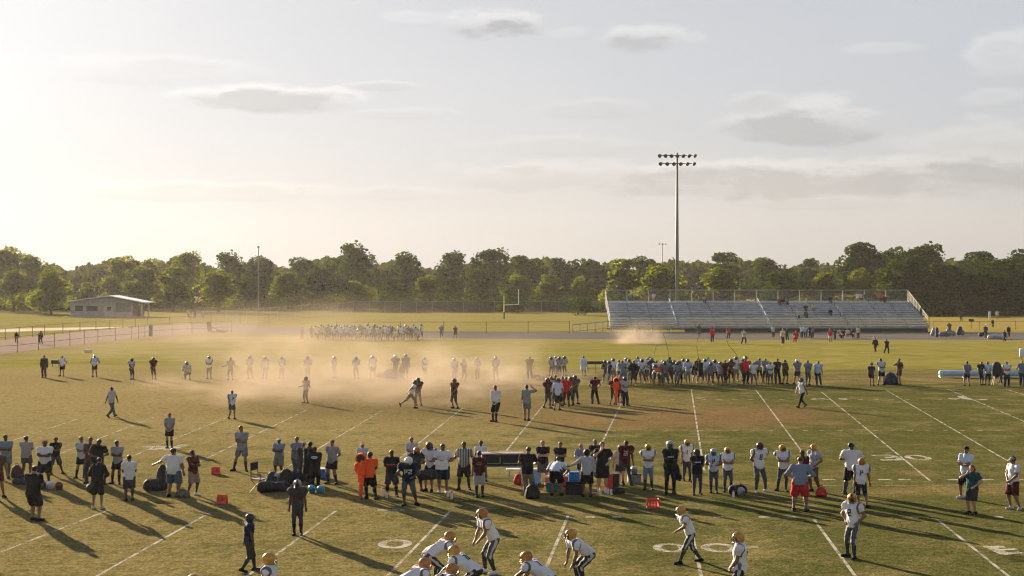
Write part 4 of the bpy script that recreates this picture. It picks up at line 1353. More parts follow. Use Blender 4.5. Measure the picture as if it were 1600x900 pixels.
CL['striped'] = m
# team jersey: white body, dark sleeve panels; pants with a pale side stripe
def team_cloth(name, base, dark, lo):
    m, t = new_mat('cloth_' + name)
    out = t.n('ShaderNodeOutputMaterial'); b = t.n('ShaderNodeBsdfPrincipled'); b.inputs['Roughness'].default_value = .9; b.inputs['Specular IOR Level'].default_value = .15
    tc = t.n('ShaderNodeTexCoord'); s = t.n('ShaderNodeSeparateXYZ'); t.l(tc.outputs['Object'], s.inputs[0]); oi = t.n('ShaderNodeObjectInfo')
    ax = t.math('ABSOLUTE', s.outputs[0])
    band = t.math('MULTIPLY', t.smooth(ax, lo, lo + .012), t.smooth(ax, lo + .075, lo + .06))
    st = t.noise(tc.outputs['Object'], 3.6, 3, .6)
    c = t.mix(t.smooth(st, .40, .72, 0, .35), base, tuple(x * .55 + .02 for x in base))
    c = t.mix(t.math('MULTIPLY', oi.outputs['Random'], .2), c, t.mix(1.0, c, (.74, .76, .82), 'MULTIPLY'))
    c = t.mix(t.math('MULTIPLY', band, .85), c, dark)
    t.l(c, b.inputs['Base Color'])
    bn = t.n('ShaderNodeBump'); bn.inputs['Strength'].default_value = .6; bn.inputs['Distance'].default_value = .03
    t.l(t.noise(tc.outputs['Object'], 7.0, 3, .55, dist=.8), bn.inputs['Height']); t.l(bn.outputs[0], b.inputs['Normal'])
    t.l(b.outputs[0], out.inputs[0]); return m
CL['teamwhite'] = team_cloth('team_white', (.66, .66, .68), (.03, .035, .07), .225)
CL['teampale'] = team_cloth('team_pale', (.48, .55, .64), (.025, .03, .06), .225)
def stripe_pants(name, base):
    m, t = new_mat('cloth_' + name)
    out = t.n('ShaderNodeOutputMaterial'); b = t.n('ShaderNodeBsdfPrincipled'); b.inputs['Roughness'].default_value = .75
    tc = t.n('ShaderNodeTexCoord'); s = t.n('ShaderNodeSeparateXYZ'); t.l(tc.outputs['Normal'], s.inputs[0])
    f = t.smooth(t.math('ABSOLUTE', s.outputs[0]), .93, .965)
    t.l(t.mix(t.math('MULTIPLY', f, .8), base, (.50, .50, .48)), b.inputs['Base Color'])
    t.l(b.outputs[0], out.inputs[0]); return m
CL['stripedblack'] = stripe_pants('striped_black', (.016, .016, .020)); CL['stripedgray'] = stripe_pants('striped_gray', (.06, .062, .068))
SK = {'dark': make_mat('skin_dark', (.075, .040, .026), .55, vary=.12), 'mid': make_mat('skin_mid', (.19, .105, .065), .55, vary=.12), 'light': make_mat('skin_light', (.42, .235, .155), .55, vary=.1)}
HAIR = {'black': make_mat('hair_black', (.012, .010, .009), .6), 'brown': make_mat('hair_brown', (.07, .035, .018), .6), 'fair': make_mat('hair_fair', (.28, .18, .09), .6), 'gray': make_mat('hair_gray', (.2, .19, .18), .7), 'red': make_mat('hair_red', (.16, .05, .02), .6)}
def shell(col, name, rough=.28):
    m, t = new_mat('helmet_' + name)
    out = t.n('ShaderNodeOutputMaterial'); b = t.n('ShaderNodeBsdfPrincipled')
    b.inputs['Roughness'].default_value = rough; b.inputs['Coat Weight'].default_value = .12; b.inputs['Specular IOR Level'].default_value = .35; b.inputs['Metallic'].default_value = .25 if name in ('gold', 'bronze') else 0
    tc = t.n('ShaderNodeTexCoord')
    n1 = t.noise(tc.outputs['Object'], 9.0, 4, .6)
    t.l(t.mix(t.smooth(n1, .42, .7, 0, .55), col, tuple(x * .5 for x in col)), b.inputs['Base Color']); t.l(b.outputs[0], out.inputs[0])
    return m
HEL = {'gold': shell((.50, .265, .045), 'gold', .36), 'bronze': shell((.40, .175, .045), 'bronze', .4), 'black': shell((.02, .021, .025), 'black'), 'navy': shell((.02, .03, .055), 'navy'), 'silver': shell((.30, .31, .33), 'silver'),
       'white': shell((.62, .62, .62), 'white'), 'maroon': shell((.07, .018, .018), 'maroon'), 'teal': shell((.03, .28, .38), 'teal'), 'red': shell((.40, .04, .03), 'red'), 'orange': shell((.62, .13, .04), 'orange')}
maskm = make_mat('mask_metal', (.03, .03, .033), .4, .3)
stripem = make_mat('helmet_stripe', (.06, .02, .02), .4)

def mlink(name, me, parent, mat):
    o = link(name, me, parent)
    o.material_slots[0].link = 'OBJECT'
    o.material_slots[0].material = mat
    return o

SEG = {'0': 'abcdef', '1': 'bc', '2': 'abged', '3': 'abgcd', '4': 'fgbc', '5': 'afgcd', '6': 'afgcde', '7': 'abc', '8': 'abcdefg', '9': 'abcfgd'}
def number_mesh(pname, digits, side):
    key = (pname, digits, side)
    if key in CACHE: return CACHE[key]
    J = POSES[pname]; me = get_mesh(pname, 'jersey')
    bvh = BVHTree.FromPolygons([v.co for v in me.vertices], [p.vertices[:] for p in me.polygons])
    f = J['f2'] if side == 'front' else -J['f2']
    right = -J['s'] if side == 'front' else J['s']        # reading direction as seen by a viewer facing that side
    c = J['chest'] - J['u2'] * .01
    w_, h_, th, gap = .105, .20, .034, .03
    n = len(digits); tot = n * w_ + (n - 1) * gap
    V, Fc = [], []
    for i, dg in enumerate(digits):
        x0 = -tot / 2 + i * (w_ + gap); x1 = x0 + w_
        B = {'a': (x0, h_ / 2 - th, x1, h_ / 2), 'g': (x0, -th / 2, x1, th / 2), 'd': (x0, -h_ / 2, x1, -h_ / 2 + th), 'f': (x0, 0, x0 + th, h_ / 2), 'b': (x1 - th, 0, x1, h_ / 2), 'e': (x0, -h_ / 2, x0 + th, 0), 'c': (x1 - th, -h_ / 2, x1, 0)}
        for sgm in SEG[dg]:
            a, b2, c2, d2 = B[sgm]
            nx, ny = max(1, round((c2 - a) / .03)), max(1, round((d2 - b2) / .03))
            base = len(V)
            for q in range(ny + 1):
                for p in range(nx + 1):
                    X = a + (c2 - a) * p / nx; Y = b2 + (d2 - b2) * q / ny
                    o3 = c + right * X + J['u2'] * Y + f * .6
                    hit = bvh.ray_cast(Vector(o3), Vector(-f))
                    pt = np.array(hit[0]) if hit[0] is not None else o3 - f * .42
                    V.append(pt + f * .009 + J['u2'] * 0)
            for q in range(ny):
                for p in range(nx):
                    Fc.append((base + q * (nx + 1) + p, base + q * (nx + 1) + p + 1, base + (q + 1) * (nx + 1) + p + 1, base + (q + 1) * (nx + 1) + p))
    me2 = mesh_from('jersey_number', V, Fc, [skin_default])
    CACHE[key] = me2
    return me2

TOPN = {'tee': 't_shirt', 'sweater': 'sweater', 'jersey': 'jersey', 'coat': 'bench_coat', 'jacket': 'jacket'}
BOTN = {'shorts': 'shorts', 'longshorts': 'shorts', 'pants': 'football_pants', 'trousers': 'trousers'}
NP = [0]
def person(px, yf, yt, face, ps, top, bot, head, label, skin='dark', wide=1.0, group=None, num=None, socks=None, shoes='black', far=False, loc=None, stripe=False):
    """px, yf: photo pixel of the feet; yt: row of the top of the head (0 = life size)"""
    NP[0] += 1
    if ps in VARIED and not any(w_ in label for w_ in ('badge', 'stripe', 'patterned', 'black jacket')):
        ps = ps + ('', ' b', ' c')[(NP[0] * 5 + NP[0] // 3) % 3]
        face = face + ((NP[0] * 13) % 31 - 15)
    if top and top[0] == 'jersey' and not far:
        if top[1] == 'white': top = ('jersey', 'teamwhite')
        if top[1] == 'paleblue': top = ('jersey', 'teampale')
        if not num and yf > 640 and ps.split()[0] not in ('crossed', 'hold', 'front'):
            num = (str((NP[0] * 7) % 9 + 1), 'front' if abs(face) < 90 else 'back', 'navy' if top[1][:4] == 'team' else 'lightgray')
    P0 = Vector(loc) if loc is not None else G(px, yf)
    J = POSES[ps]
    full = 1.80 + (.075 if head and head[0] == 'helmet' else 0)
    sc = 1.0
    if yt:
        real = (yf - yt) / (yf - YH) * CH
        zt = J['hc'][2] + (.125 if not (head and head[0] == 'helmet') else .165)
        sc = min(1.14, max(.84, real / zt))
    rz = R(face) + math.atan2(-P0.x, P0.y) * -1 * 0
    root = empty('person', P0, rz, (sc * wide * 1.03, sc * wide * 1.03, sc))
    tag(root, label, 'person', group)
    sk = SK[skin]
    mlink('body', get_mesh(ps, 'body'), root, sk)
    if top: mlink(TOPN[top[0]], get_mesh(ps, top[0]), root, CL[top[1]])
    if bot: mlink(BOTN[bot[0]], get_mesh(ps, bot[0]), root, CL[bot[1]])
    if not far:
        for q in 'lr':
            mlink('shoe', get_mesh(ps, 'shoe' + q), root, CL[shoes])
            if socks: mlink('sock', get_mesh(ps, 'sock' + q), root, CL[socks])
    if num and top and top[0] == 'jersey':
        mlink('jersey_number', number_mesh(ps, num[0], num[1]), root, CL[num[2]])
    if head:
        # head frame
        s_, f_, u_ = J['sh'], J['fh'], J['uh']
        M = Matrix(((s_[0], -f_[0], u_[0], J['hc'][0]), (s_[1], -f_[1], u_[1], J['hc'][1]), (s_[2], -f_[2], u_[2], J['hc'][2]), (0, 0, 0, 1)))
        kind, col = head
        def put(nm, mk, mat, par=None):
            o = mlink(nm, head_mesh(mk), par or root, mat)
            if par is None: o.matrix_basis = M
            return o
        if kind == 'helmet':
            h = put('helmet', 'helmet', HEL[col])
            if not far: put('face_mask', 'mask', maskm, h)
            if stripe: put('stripe', 'stripe', stripem, h)
        elif kind in ('cap', 'beanie'):
            put(kind, kind, CL[col])
            put('hair', 'hair', HAIR['black']) if not far and kind == 'cap' and skin != 'light' else None
        else:
            put('hair', kind, HAIR[col])
    return root
# ================================================================== PEOPLE: near field, the players
GJ = dict(skin='mid', socks='dark', stripe=True)
W_, PK = ('jersey', 'white'), ('pants', 'stripedblack')
g1 = 'players in white on the near field'
person(300, 1041, 0, 160, 'stand', W_, PK, ('helmet', 'bronze'), 'player of whom only a gold helmet top shows at the bottom edge', group=g1, **GJ)
person(420, 996, 0, 75, 'stand', W_, PK, ('helmet', 'gold'), 'player in white jersey and gold helmet facing away from the dark clad player', group=g1, num=('8', 'back', 'navy'), **GJ)
person(690, 914, 0, 112, 'huddle', W_, PK, ('helmet', 'bronze'), 'bent player with mottled brown helmet, highest and rearmost of the huddle', group=g1, num=('5', 'back', 'maroon'), **GJ)
person(722, 941, 0, -116, 'huddle', W_, PK, ('helmet', 'gold'), 'bent player on the right side of the huddle, dark pants with white stripe', group=g1, num=('0', 'back', 'navy'), **GJ)
person(650, 964, 0, 118, 'huddle', W_, PK, ('helmet', 'bronze'), 'bent player at the left edge of the huddle, white back with maroon number', group=g1, num=('4', 'back', 'maroon'), **GJ)
person(692, 975, 0, 112, 'huddle', W_, PK, ('helmet', 'bronze'), 'lowest bent player in the middle of the huddle, dark oval number on back', group=g1, num=('98', 'back', 'maroon'), **GJ)
person(765, 896, 793, -70, 'qb', W_, ('pants', 'stripedgray'), ('helmet', 'bronze'), 'player standing tall right behind the huddle, hands low, white shoes', group=g1, shoes='white', num=('3', 'front', 'navy'), **GJ)
person(836, 952, 0, -116, 'huddle', W_, PK, ('helmet', 'bronze'), 'crouching player with number one on his white back', group=g1, num=('1', 'back', 'dark'), **GJ)
person(902, 916, 0, -72, 'knees', W_, PK, ('helmet', 'gold'), 'player leaning with hands on knees beside a yard line', group=g1, num=('7', 'front', 'navy'), **GJ)
person(1076, 880, 790, -80, 'step', W_, PK, ('helmet', 'gold'), 'player stepping forward with one arm stretched out between the painted zeros', group=g1, num=('2', 'front', 'maroon'), **GJ)
person(1156, 952, 0, -105, 'front', W_, PK, ('helmet', 'gold'), 'player in white cut at the waist by the bottom edge, gold helmet, head bowed', group=g1, num=('4', 'back', 'navy'), **GJ)
person(1331, 872, 770, -35, 'hips', W_, ('pants', 'stripedgray'), ('helmet', 'gold'), 'player with gold and white helmet standing alone, hands on hips', group=g1, num=('5', 'front', 'navy'), **GJ)
person(465, 836, 749, 5, 'stand', ('jersey', 'dark'), PK, ('helmet', 'silver'), 'player in dark jersey and black tights with silver helmet standing alone on a line', num=('22', 'front', 'maroon'), skin='dark', socks='black', stripe=True)
person(388, 893, 805, 110, 'stroll', ('jersey', 'navy'), ('pants', 'dark'), ('helmet', 'black'), 'player in black walking, dark helmet, left of the gold helmeted one', num=('6', 'back', 'silver'), skin='dark', socks='dark')

# ================================================================== PEOPLE: the near sideline
gl = 'people waiting along the near sideline'
def P(*a, **k): return person(*a, group=gl, **k)
P(-2, 778, 700, 20, 'stand', ('tee', 'brown'), ('shorts', 'maroon'), ('hair', 'black'), 'person half cut off by the left edge, bare arm and dark shorts', skin='mid')
P(8, 748, 679, 10, 'crossed', ('tee', 'bluegray'), ('shorts', 'midgray'), ('hair', 'black'), 'leftmost standing coach in blue grey shirt and grey shorts', skin='dark')
P(41, 745, 681, 190, 'crossed', ('tee', 'gray'), ('shorts', 'charcoal'), ('hair', 'black'), 'broad person in grey shirt with pale cap beside the leftmost coach', wide=1.12)
P(70, 757, 688, 5, 'crossed', ('tee', 'white'), ('longshorts', 'black'), ('beanie', 'charcoal'), 'heavy person in white shirt with grey beanie and folded arms', wide=1.22, shoes='white')
P(88, 741, 683, 0, 'apart', ('tee', 'black'), ('longshorts', 'dark'), ('cap', 'black'), 'person in black shirt with folded arms behind the grey beanie one', wide=1.02)
P(54, 814, 728, 172, 'front', ('tee', 'black'), ('longshorts', 'black'), ('cap', 'black'), 'coach all in black with black cap standing nearest at the far left', wide=1.15, skin='mid')
P(126, 747, 682, 12, 'crossed', ('tee', 'lightgray'), ('shorts', 'black'), ('hair', 'brown'), 'person in pale grey shirt at the left of a cluster of four', skin='mid', socks='black')
P(141, 755, 683, 5, 'crossed', ('tee', 'brown'), ('trousers', 'dark'), ('hair', 'black'), 'person in brown shirt second in the cluster of four')
P(155, 758, 686, 20, 'hold', ('tee', 'black'), ('trousers', 'dark'), ('hair', 'black'), 'person in black shirt third in the cluster of four', wide=1.1)
P(152, 795, 716, 178, 'lookdown', ('jacket', 'black'), ('longshorts', 'black'), ('cap', 'lightgray'), 'person in black jacket with pale cap in front of the cluster, bag at the hip', skin='mid', shoes='lightgray', wide=.9)
P(182, 756, 688, 0, 'crossed', ('tee', 'gray'), ('shorts', 'black'), ('hair', 'black'), 'person in grey shirt with folded arms right of the cluster of four', socks='black')
P(202, 783, 711, 185, 'front', ('tee', 'white'), ('longshorts', 'dark'), ('hair', 'black'), 'person in white shirt seen from behind left of the black duffel bag', wide=1.08)
P(265, 700, 645, 5, 'front', ('tee', 'gray'), ('shorts', 'black'), ('cap', 'red'), 'person in red cap and grey shirt standing alone on a painted numeral', skin='mid', socks='black')
P(271, 776, 700, 170, 'armout', ('tee', 'white'), ('longshorts', 'jeans'), ('cap', 'black'), 'big person in white shirt and blue shorts with arm held out', wide=1.3, skin='mid')
P(300, 774, 703, 60, 'crossed', ('tee', 'maroon'), ('longshorts', 'tan'), ('hair', 'black'), 'person in dark maroon shirt, tan shorts and white shoes', shoes='white')
P(376, 736, 665, 0, 'apart', ('tee', 'gray'), ('shorts', 'midgray'), ('hair', 'black'), 'person in grey with folded arms standing alone left of the folding chair', skin='mid', socks='dark')
P(436, 744, 684, 0, 'crossed', ('tee', 'bluegray'), ('longshorts', 'khaki'), ('cap', 'white'), 'person in white cap and grey shirt behind the pile of bags', wide=1.12)
P(464, 750, 682, 40, 'crossed', ('tee', 'steel'), ('trousers', 'charcoal'), ('hair', 'brown'), 'person in slate blue shirt left of the two bench coats', skin='mid')
P(475, 754, 690, 0, 'stand', ('tee', 'dark'), ('trousers', 'dark'), ('hair', 'gray'), 'mostly hidden dark figure behind the two bench coats')
P(484, 760, 690, 150, 'front', ('coat', 'black'), ('trousers', 'black'), ('cap', 'black'), 'person in long black bench coat with pale edge, left one of two', wide=1.05)
P(492, 762, 698, 182, 'crossed', ('coat', 'black'), ('trousers', 'black'), ('hair', 'black'), 'person in black bench coat with white oval badge on the back', wide=1.08)
P(519, 756, 687, -8, 'behind', ('tee', 'gray'), ('shorts', 'black'), ('hair', 'brown'), 'person in grey shirt, black shorts, hands behind back, right of the bench coats', skin='mid', wide=1.08, socks='dark')
P(567, 752, 692, 0, 'crossed', ('tee', 'lightgray'), ('shorts', 'dark'), ('cap', 'cream'), 'person in grey hidden behind the orange down marker', skin='mid')
P(579, 780, 706, 178, 'front', ('tee', 'orange'), ('longshorts', 'black'), ('hair', 'black'), 'person in orange red shirt and black shorts seen from behind', wide=1.15, socks='black')
P(612, 776, 703, 5, 'behind', ('tee', 'black'), ('longshorts', 'dark'), ('hair', 'brown'), 'coach in black shirt with red chest stripe, legs apart, hands behind', wide=1.08, socks='black')
P(643, 748, 683, 0, 'crossed', ('tee', 'lightgray'), ('shorts', 'dark'), ('hair', 'brown'), 'person in pale shirt at the back of the helmeted knot', skin='mid')
P(640, 790, 712, 8, 'lookdown', ('jersey', 'navy'), ('pants', 'charcoal'), ('helmet', 'white'), 'player in white helmet and navy jersey at the front of the helmeted knot', num=('54', 'front', 'white'), wide=1.1)
P(652, 768, 698, -5, 'hold', ('jersey', 'dark'), ('pants', 'dark'), ('helmet', 'bronze'), 'player in brown helmet behind the white helmeted navy player', wide=1.05)
P(671, 768, 690, 0, 'hold', ('jersey', 'white'), ('longshorts', 'black'), ('helmet', 'maroon'), 'player in white with a large black bag held in front', skin='mid')
P(692, 770, 693, 0, 'hold', ('tee', 'white'), ('longshorts', 'navy'), ('hair', 'brown'), 'coach in white shirt holding a white board', wide=1.14, skin='mid', shoes='lightgray')
P(725, 765, 690, 0, 'wide', ('tee', 'striped'), ('longshorts', 'black'), ('hair', 'black'), 'person in vertically striped official shirt and black shorts', wide=1.05, socks='dark')
P(752, 752, 688, 0, 'stand', ('tee', 'white'), ('trousers', 'black'), ('hair', 'black'), 'person in white shirt behind the dark maroon shirted one by the equipment table')
P(749, 777, 704, 176, 'stand', ('tee', 'maroon'), ('longshorts', 'lightgray'), ('hair', 'black'), 'person in dark maroon shirt and pale patterned shorts seen from behind', skin='mid', socks='black')
P(826, 777, 698, 178, 'hold', ('tee', 'black'), ('trousers', 'khaki'), ('hair', 'brown'), 'person in black shirt and khaki trousers beside a black backpack', skin='mid', wide=1.05)
P(848, 757, 688, 4, 'crossed', ('tee', 'black'), ('longshorts', 'charcoal'), ('hair', 'fair'), 'pale haired coach in black shirt and grey shorts left of the coolers', skin='light', wide=1.04)
P(876, 755, 690, 0, 'crossed', ('tee', 'black'), ('longshorts', 'dark'), ('hair', 'brown'), 'coach in black standing behind the person bent over the coolers', skin='mid', wide=1.05)
P(870, 774, 0, 170, 'bend', ('tee', 'paleblue'), ('longshorts', 'black'), ('hair', 'black'), 'person in white patterned shirt bent over the coolers', skin='mid', wide=1.08)
P(907, 754, 695, 0, 'hold', ('tee', 'steel'), ('shorts', 'dark'), ('hair', 'fair'), 'fair haired person in blue shirt behind the blue cooler', skin='light')
P(917, 776, 703, 176, 'armout', ('sweater', 'lightgray'), ('longshorts', 'black'), ('bushy', 'black'), 'person in white long sleeves reaching over the blue cooler', wide=1.06)
P(930, 752, 686, 10, 'crossed', ('tee', 'black'), ('shorts', 'dark'), ('hair', 'gray'), 'grey haired coach in black behind the person in long black shorts', skin='mid', wide=1.06)
P(941, 768, 690, 0, 'face', ('tee', 'black'), ('longshorts', 'black'), ('hair', 'brown'), 'tall coach in black with hand raised to the face', skin='light', wide=1.12, shoes='white')
P(968, 757, 699, 0, 'stand', ('tee', 'cream'), ('shorts', 'dark'), ('hair', 'fair'), 'person with pale arm mostly hidden behind the maroon jersey', skin='light')
P(979, 758, 688, 178, 'stand', ('jersey', 'maroon'), ('pants', 'charcoal'), ('hair', 'black'), 'player in maroon jersey with white number sixteen on the back', num=('16', 'back', 'lightgray'), socks='dark')
P(1013, 765, 693, 0, 'crossed', ('jersey', 'white'), ('pants', 'bluegray'), ('helmet', 'gold'), 'player in gold helmet and pale grey pants with folded arms', skin='mid', socks='dark')
P(1047, 772, 688, 0, 'crossed', ('jacket', 'black'), ('pants', 'black'), ('helmet', 'silver'), 'player in black jacket with silver helmet and coat hanging from the arm', socks='black')
P(1073, 752, 686, 10, 'stroll', ('jersey', 'white'), ('pants', 'dark'), ('helmet', 'gold'), 'player in white walking up behind the two black jackets', skin='mid', socks='dark', num=('1', 'front', 'navy'))
P(1089, 773, 701, 4, 'crossed', ('jacket', 'black'), ('pants', 'dark'), ('helmet', 'black'), 'player in black jacket and dark helmet right of the silver helmeted one', socks='dark')
P(1115, 770, 700, 8, 'hold', ('jersey', 'paleblue'), ('pants', 'charcoal'), ('helmet', 'silver'), 'player in pale blue white jersey with silver helmet', num=('4', 'front', 'navy'), socks='dark')
P(1137, 768, 698, 0, 'crossed', ('jersey', 'white'), ('pants', 'charcoal'), ('helmet', 'gold'), 'player in gold helmet beside the black bag, arms folded', skin='mid', socks='dark')
P(1188, 769, 690, 0, 'behind', ('jersey', 'white'), ('pants', 'charcoal'), ('helmet', 'maroon'), 'player in dark maroon helmet with arms behind and white shoes', num=('8', 'front', 'dark'), shoes='white', socks='charcoal')
P(1222, 767, 694, 0, 'crossed', ('jersey', 'white'), ('pants', 'charcoal'), ('helmet', 'gold'), 'player in gold helmet with folded arms left of the red shorts coach', skin='mid', socks='dark')
P(1253, 772, 703, 0, 'crossed', ('tee', 'maroon'), ('shorts', 'dark'), ('hair', 'brown'), 'person in dark maroon shirt hidden behind the red shorts coach')
P(1250, 799, 715, 178, 'lookdown', ('sweater', 'bluegray'), ('longshorts', 'red'), ('hair', 'brown'), 'coach in grey sweatshirt and red shorts seen from behind', wide=1.22, skin='mid')
P(1273, 768, 693, -60, 'hips', ('jersey', 'lightgray'), ('pants', 'brown'), ('helmet', 'gold'), 'player in brown and white seen from the side above the red bag', skin='mid', socks='brown')
P(1329, 772, 692, 150, 'hold', ('tee', 'white'), ('longshorts', 'black'), ('cap', 'midgray'), 'big coach in white shirt and black shorts with grey cap', wide=1.22, socks='dark')
P(1347, 793, 715, 175, 'stand', ('jersey', 'white'), ('pants', 'navy'), ('helmet', 'bronze'), 'player in white jersey and navy pants beside the big white shirted coach', num=('4', 'back', 'maroon'), skin='mid')
P(1510, 780, 697, -60, 'apart', ('tee', 'paleblue'), ('longshorts', 'black'), ('cap', 'black'), 'coach in pale shirt and black visor with legs wide apart', skin='mid', shoes='lightgray')
P(1519, 803, 726, -50, 'face', ('tee', 'teal'), ('longshorts', 'dark'), ('longhair', 'red'), 'person in long dark teal shirt in front of the black visor coach', skin='light', wide=1.1)
P(1585, 796, 713, -70, 'front', ('tee', 'white'), ('longshorts', 'maroon'), ('cap', 'gray'), 'coach in white shirt, dark red shorts and grey cap near the right edge', skin='mid', shoes='lightgray')

# ================================================================== PEOPLE: middle of the field
gm = 'people spread over the middle of the field'
def M_(*a, **k): return person(*a, group=gm, **k)
M_(174, 652, 604, 150, 'walk', ('tee', 'lightgray'), ('trousers', 'charcoal'), ('cap', 'white'), 'person in pale shirt and grey trousers walking alone at the far left')
M_(362, 655, 610, 40, 'stroll', ('jersey', 'paleblue'), ('shorts', 'charcoal'), ('hair', 'red'), 'person in white with bowed reddish head walking right at the edge of the dust', skin='mid')
M_(642, 638, 594, 100, 'run', ('jersey', 'white'), ('pants', 'tan'), ('helmet', 'navy'), 'player in white and tan running to the right through the dust', skin='mid', num=('7', 'back', 'navy'))
M_(654, 634, 590, 0, 'front', ('jersey', 'maroon'), ('pants', 'tan'), ('helmet', 'navy'), 'player in maroon standing just behind the runner', skin='mid')
M_(711, 638, 591, -50, 'front', ('jersey', 'maroon'), ('pants', 'brown'), ('helmet', 'maroon'), 'player all in dark maroon standing alone at the end of the dust', skin='mid')
M_(774, 659, 602, -20, 'front', ('sweater', 'white'), ('longshorts', 'black'), ('hair', 'brown'), 'coach in white long sleeves and black shorts on the middle hash marks', skin='mid', socks='dark')
M_(823, 657, 601, 170, 'armup', ('tee', 'gray'), ('shorts', 'steel'), ('hair', 'black'), 'person in grey shirt with one arm raised to the head', skin='mid')
M_(478, 630, 588, -40, 'wide', ('jersey', 'cream'), ('pants', 'tan'), ('helmet', 'maroon'), 'player with arms spread almost lost in the dust', skin='mid')
M_(1253, 637, 590, -60, 'walk', ('jersey', 'white'), ('pants', 'black'), ('helmet', 'navy'), 'player in white jersey and black tights walking alone on the right', skin='mid', socks='black')

# ---- long row behind
ORD = ['first', 'second', 'third', 'fourth', 'fifth', 'sixth', 'seventh', 'eighth', 'ninth', 'tenth', 'eleventh', 'twelfth', 'thirteenth', 'fourteenth', 'fifteenth', 'sixteenth', 'seventeenth', 'eighteenth', 'nineteenth', 'twentieth',
       'twenty-first', 'twenty-second', 'twenty-third', 'twenty-fourth', 'twenty-fifth', 'twenty-sixth', 'twenty-seventh', 'twenty-eighth', 'twenty-ninth', 'thirtieth', 'thirty-first', 'thirty-second', 'thirty-third', 'thirty-fourth', 'thirty-fifth']
ROW = [(69, 590, 555, 0, 'stand', 'jacket black', 'trousers black', 'hair black'), (97, 588, 556, 10, 'hips', 'jersey white', 'shorts black', 'hair black'), (148, 589, 554, 0, 'hips', 'jersey paleblue', 'shorts dark', 'helmet white'),
       (206, 593, 559, 60, 'front', 'jersey lightgray', 'pants dark', 'helmet navy'), (240, 593, 558, 30, 'front', 'jersey maroon', 'pants brown', 'helmet maroon'), (292, 593, 565, 30, 'kneel', 'jersey lightgray', 'pants brown', 'helmet maroon'),
       (327, 592, 556, 0, 'crossed', 'jersey white', 'pants brown', 'helmet navy'), (360, 594, 558, 0, 'wide', 'jersey tan', 'pants brown', 'helmet maroon'), (391, 592, 555, 0, 'front', 'jersey lightgray', 'pants brown', 'helmet maroon'),
       (414, 592, 556, 0, 'stand', 'jersey lightgray', 'pants tan', 'helmet gold'), (440, 592, 556, 20, 'front', 'jersey white', 'pants tan', 'helmet gold'), (481, 594, 556, 0, 'hold', 'jersey lightgray', 'pants tan', 'helmet maroon'),
       (522, 590, 556, 40, 'front', 'jersey lightgray', 'pants tan', 'helmet maroon'), (557, 592, 557, 0, 'hold', 'jersey lightgray', 'pants tan', 'helmet navy'), (582, 592, 555, 10, 'stand', 'jersey white', 'shorts brown', 'helmet navy'),
       (618, 592, 554, 0, 'hold', 'jersey navy', 'pants dark', 'helmet white'), (634, 592, 553, 0, 'stand', 'jersey steel', 'pants maroon', 'helmet navy'), (664, 592, 557, 20, 'crossed', 'jersey paleblue', 'pants dark', 'helmet navy'),
       (710, 596, 559, 0, 'front', 'jersey lightgray', 'pants tan', 'helmet navy'), (724, 596, 561, 30, 'front', 'jersey tan', 'pants tan', 'helmet navy'), (746, 592, 558, 0, 'hold', 'jersey lightgray', 'pants tan', 'helmet maroon'),
       (775, 595, 556, 0, 'front', 'jersey lightgray', 'pants tan', 'helmet maroon'), (828, 592, 557, 10, 'stand', 'jersey brown', 'trousers dark', 'hair black'), (861, 588, 557, 0, 'front', 'jersey lightgray', 'pants midgray', 'helmet navy'),
       (868, 584, 558, 0, 'stand', 'jersey white', 'pants midgray', 'helmet white'), (874, 588, 557, 0, 'front', 'jersey gray', 'pants dark', 'helmet navy'), (882, 587, 556, 10, 'hold', 'jersey lightgray', 'pants charcoal', 'helmet navy'),
       (912, 587, 556, 175, 'stand', 'coat paleblue', 'pants maroon', 'hair black')]
def spec(x):
    if not x: return None
    a, b2 = x.split(); return (a, b2)
NAMES = {'jacket': 'jacket', 'jersey': 'jersey', 'coat': 'long coat', 'tee': 'shirt', 'sweater': 'sweater'}
CN = {'paleblue': 'pale blue', 'lightgray': 'light grey', 'gray': 'grey', 'midgray': 'mid grey', 'bluegray': 'blue grey', 'lightblue': 'light blue', 'camo': 'camouflage', 'steel': 'slate blue'}
def cn(c): return CN.get(c, c)
for i, (px, yf, yt, fc, ps, tp, bt, hd) in enumerate(ROW):
    a, c = tp.split()
    nth = ORD[i] + ' from the left'
    person(px, yf, yt, fc, ps, spec(tp), spec(bt), spec(hd), 'person in %s %s, %s in the long far row' % (cn(c), NAMES[a], nth), skin='mid' if i % 3 else 'dark', group='long row of people before the far lawn')

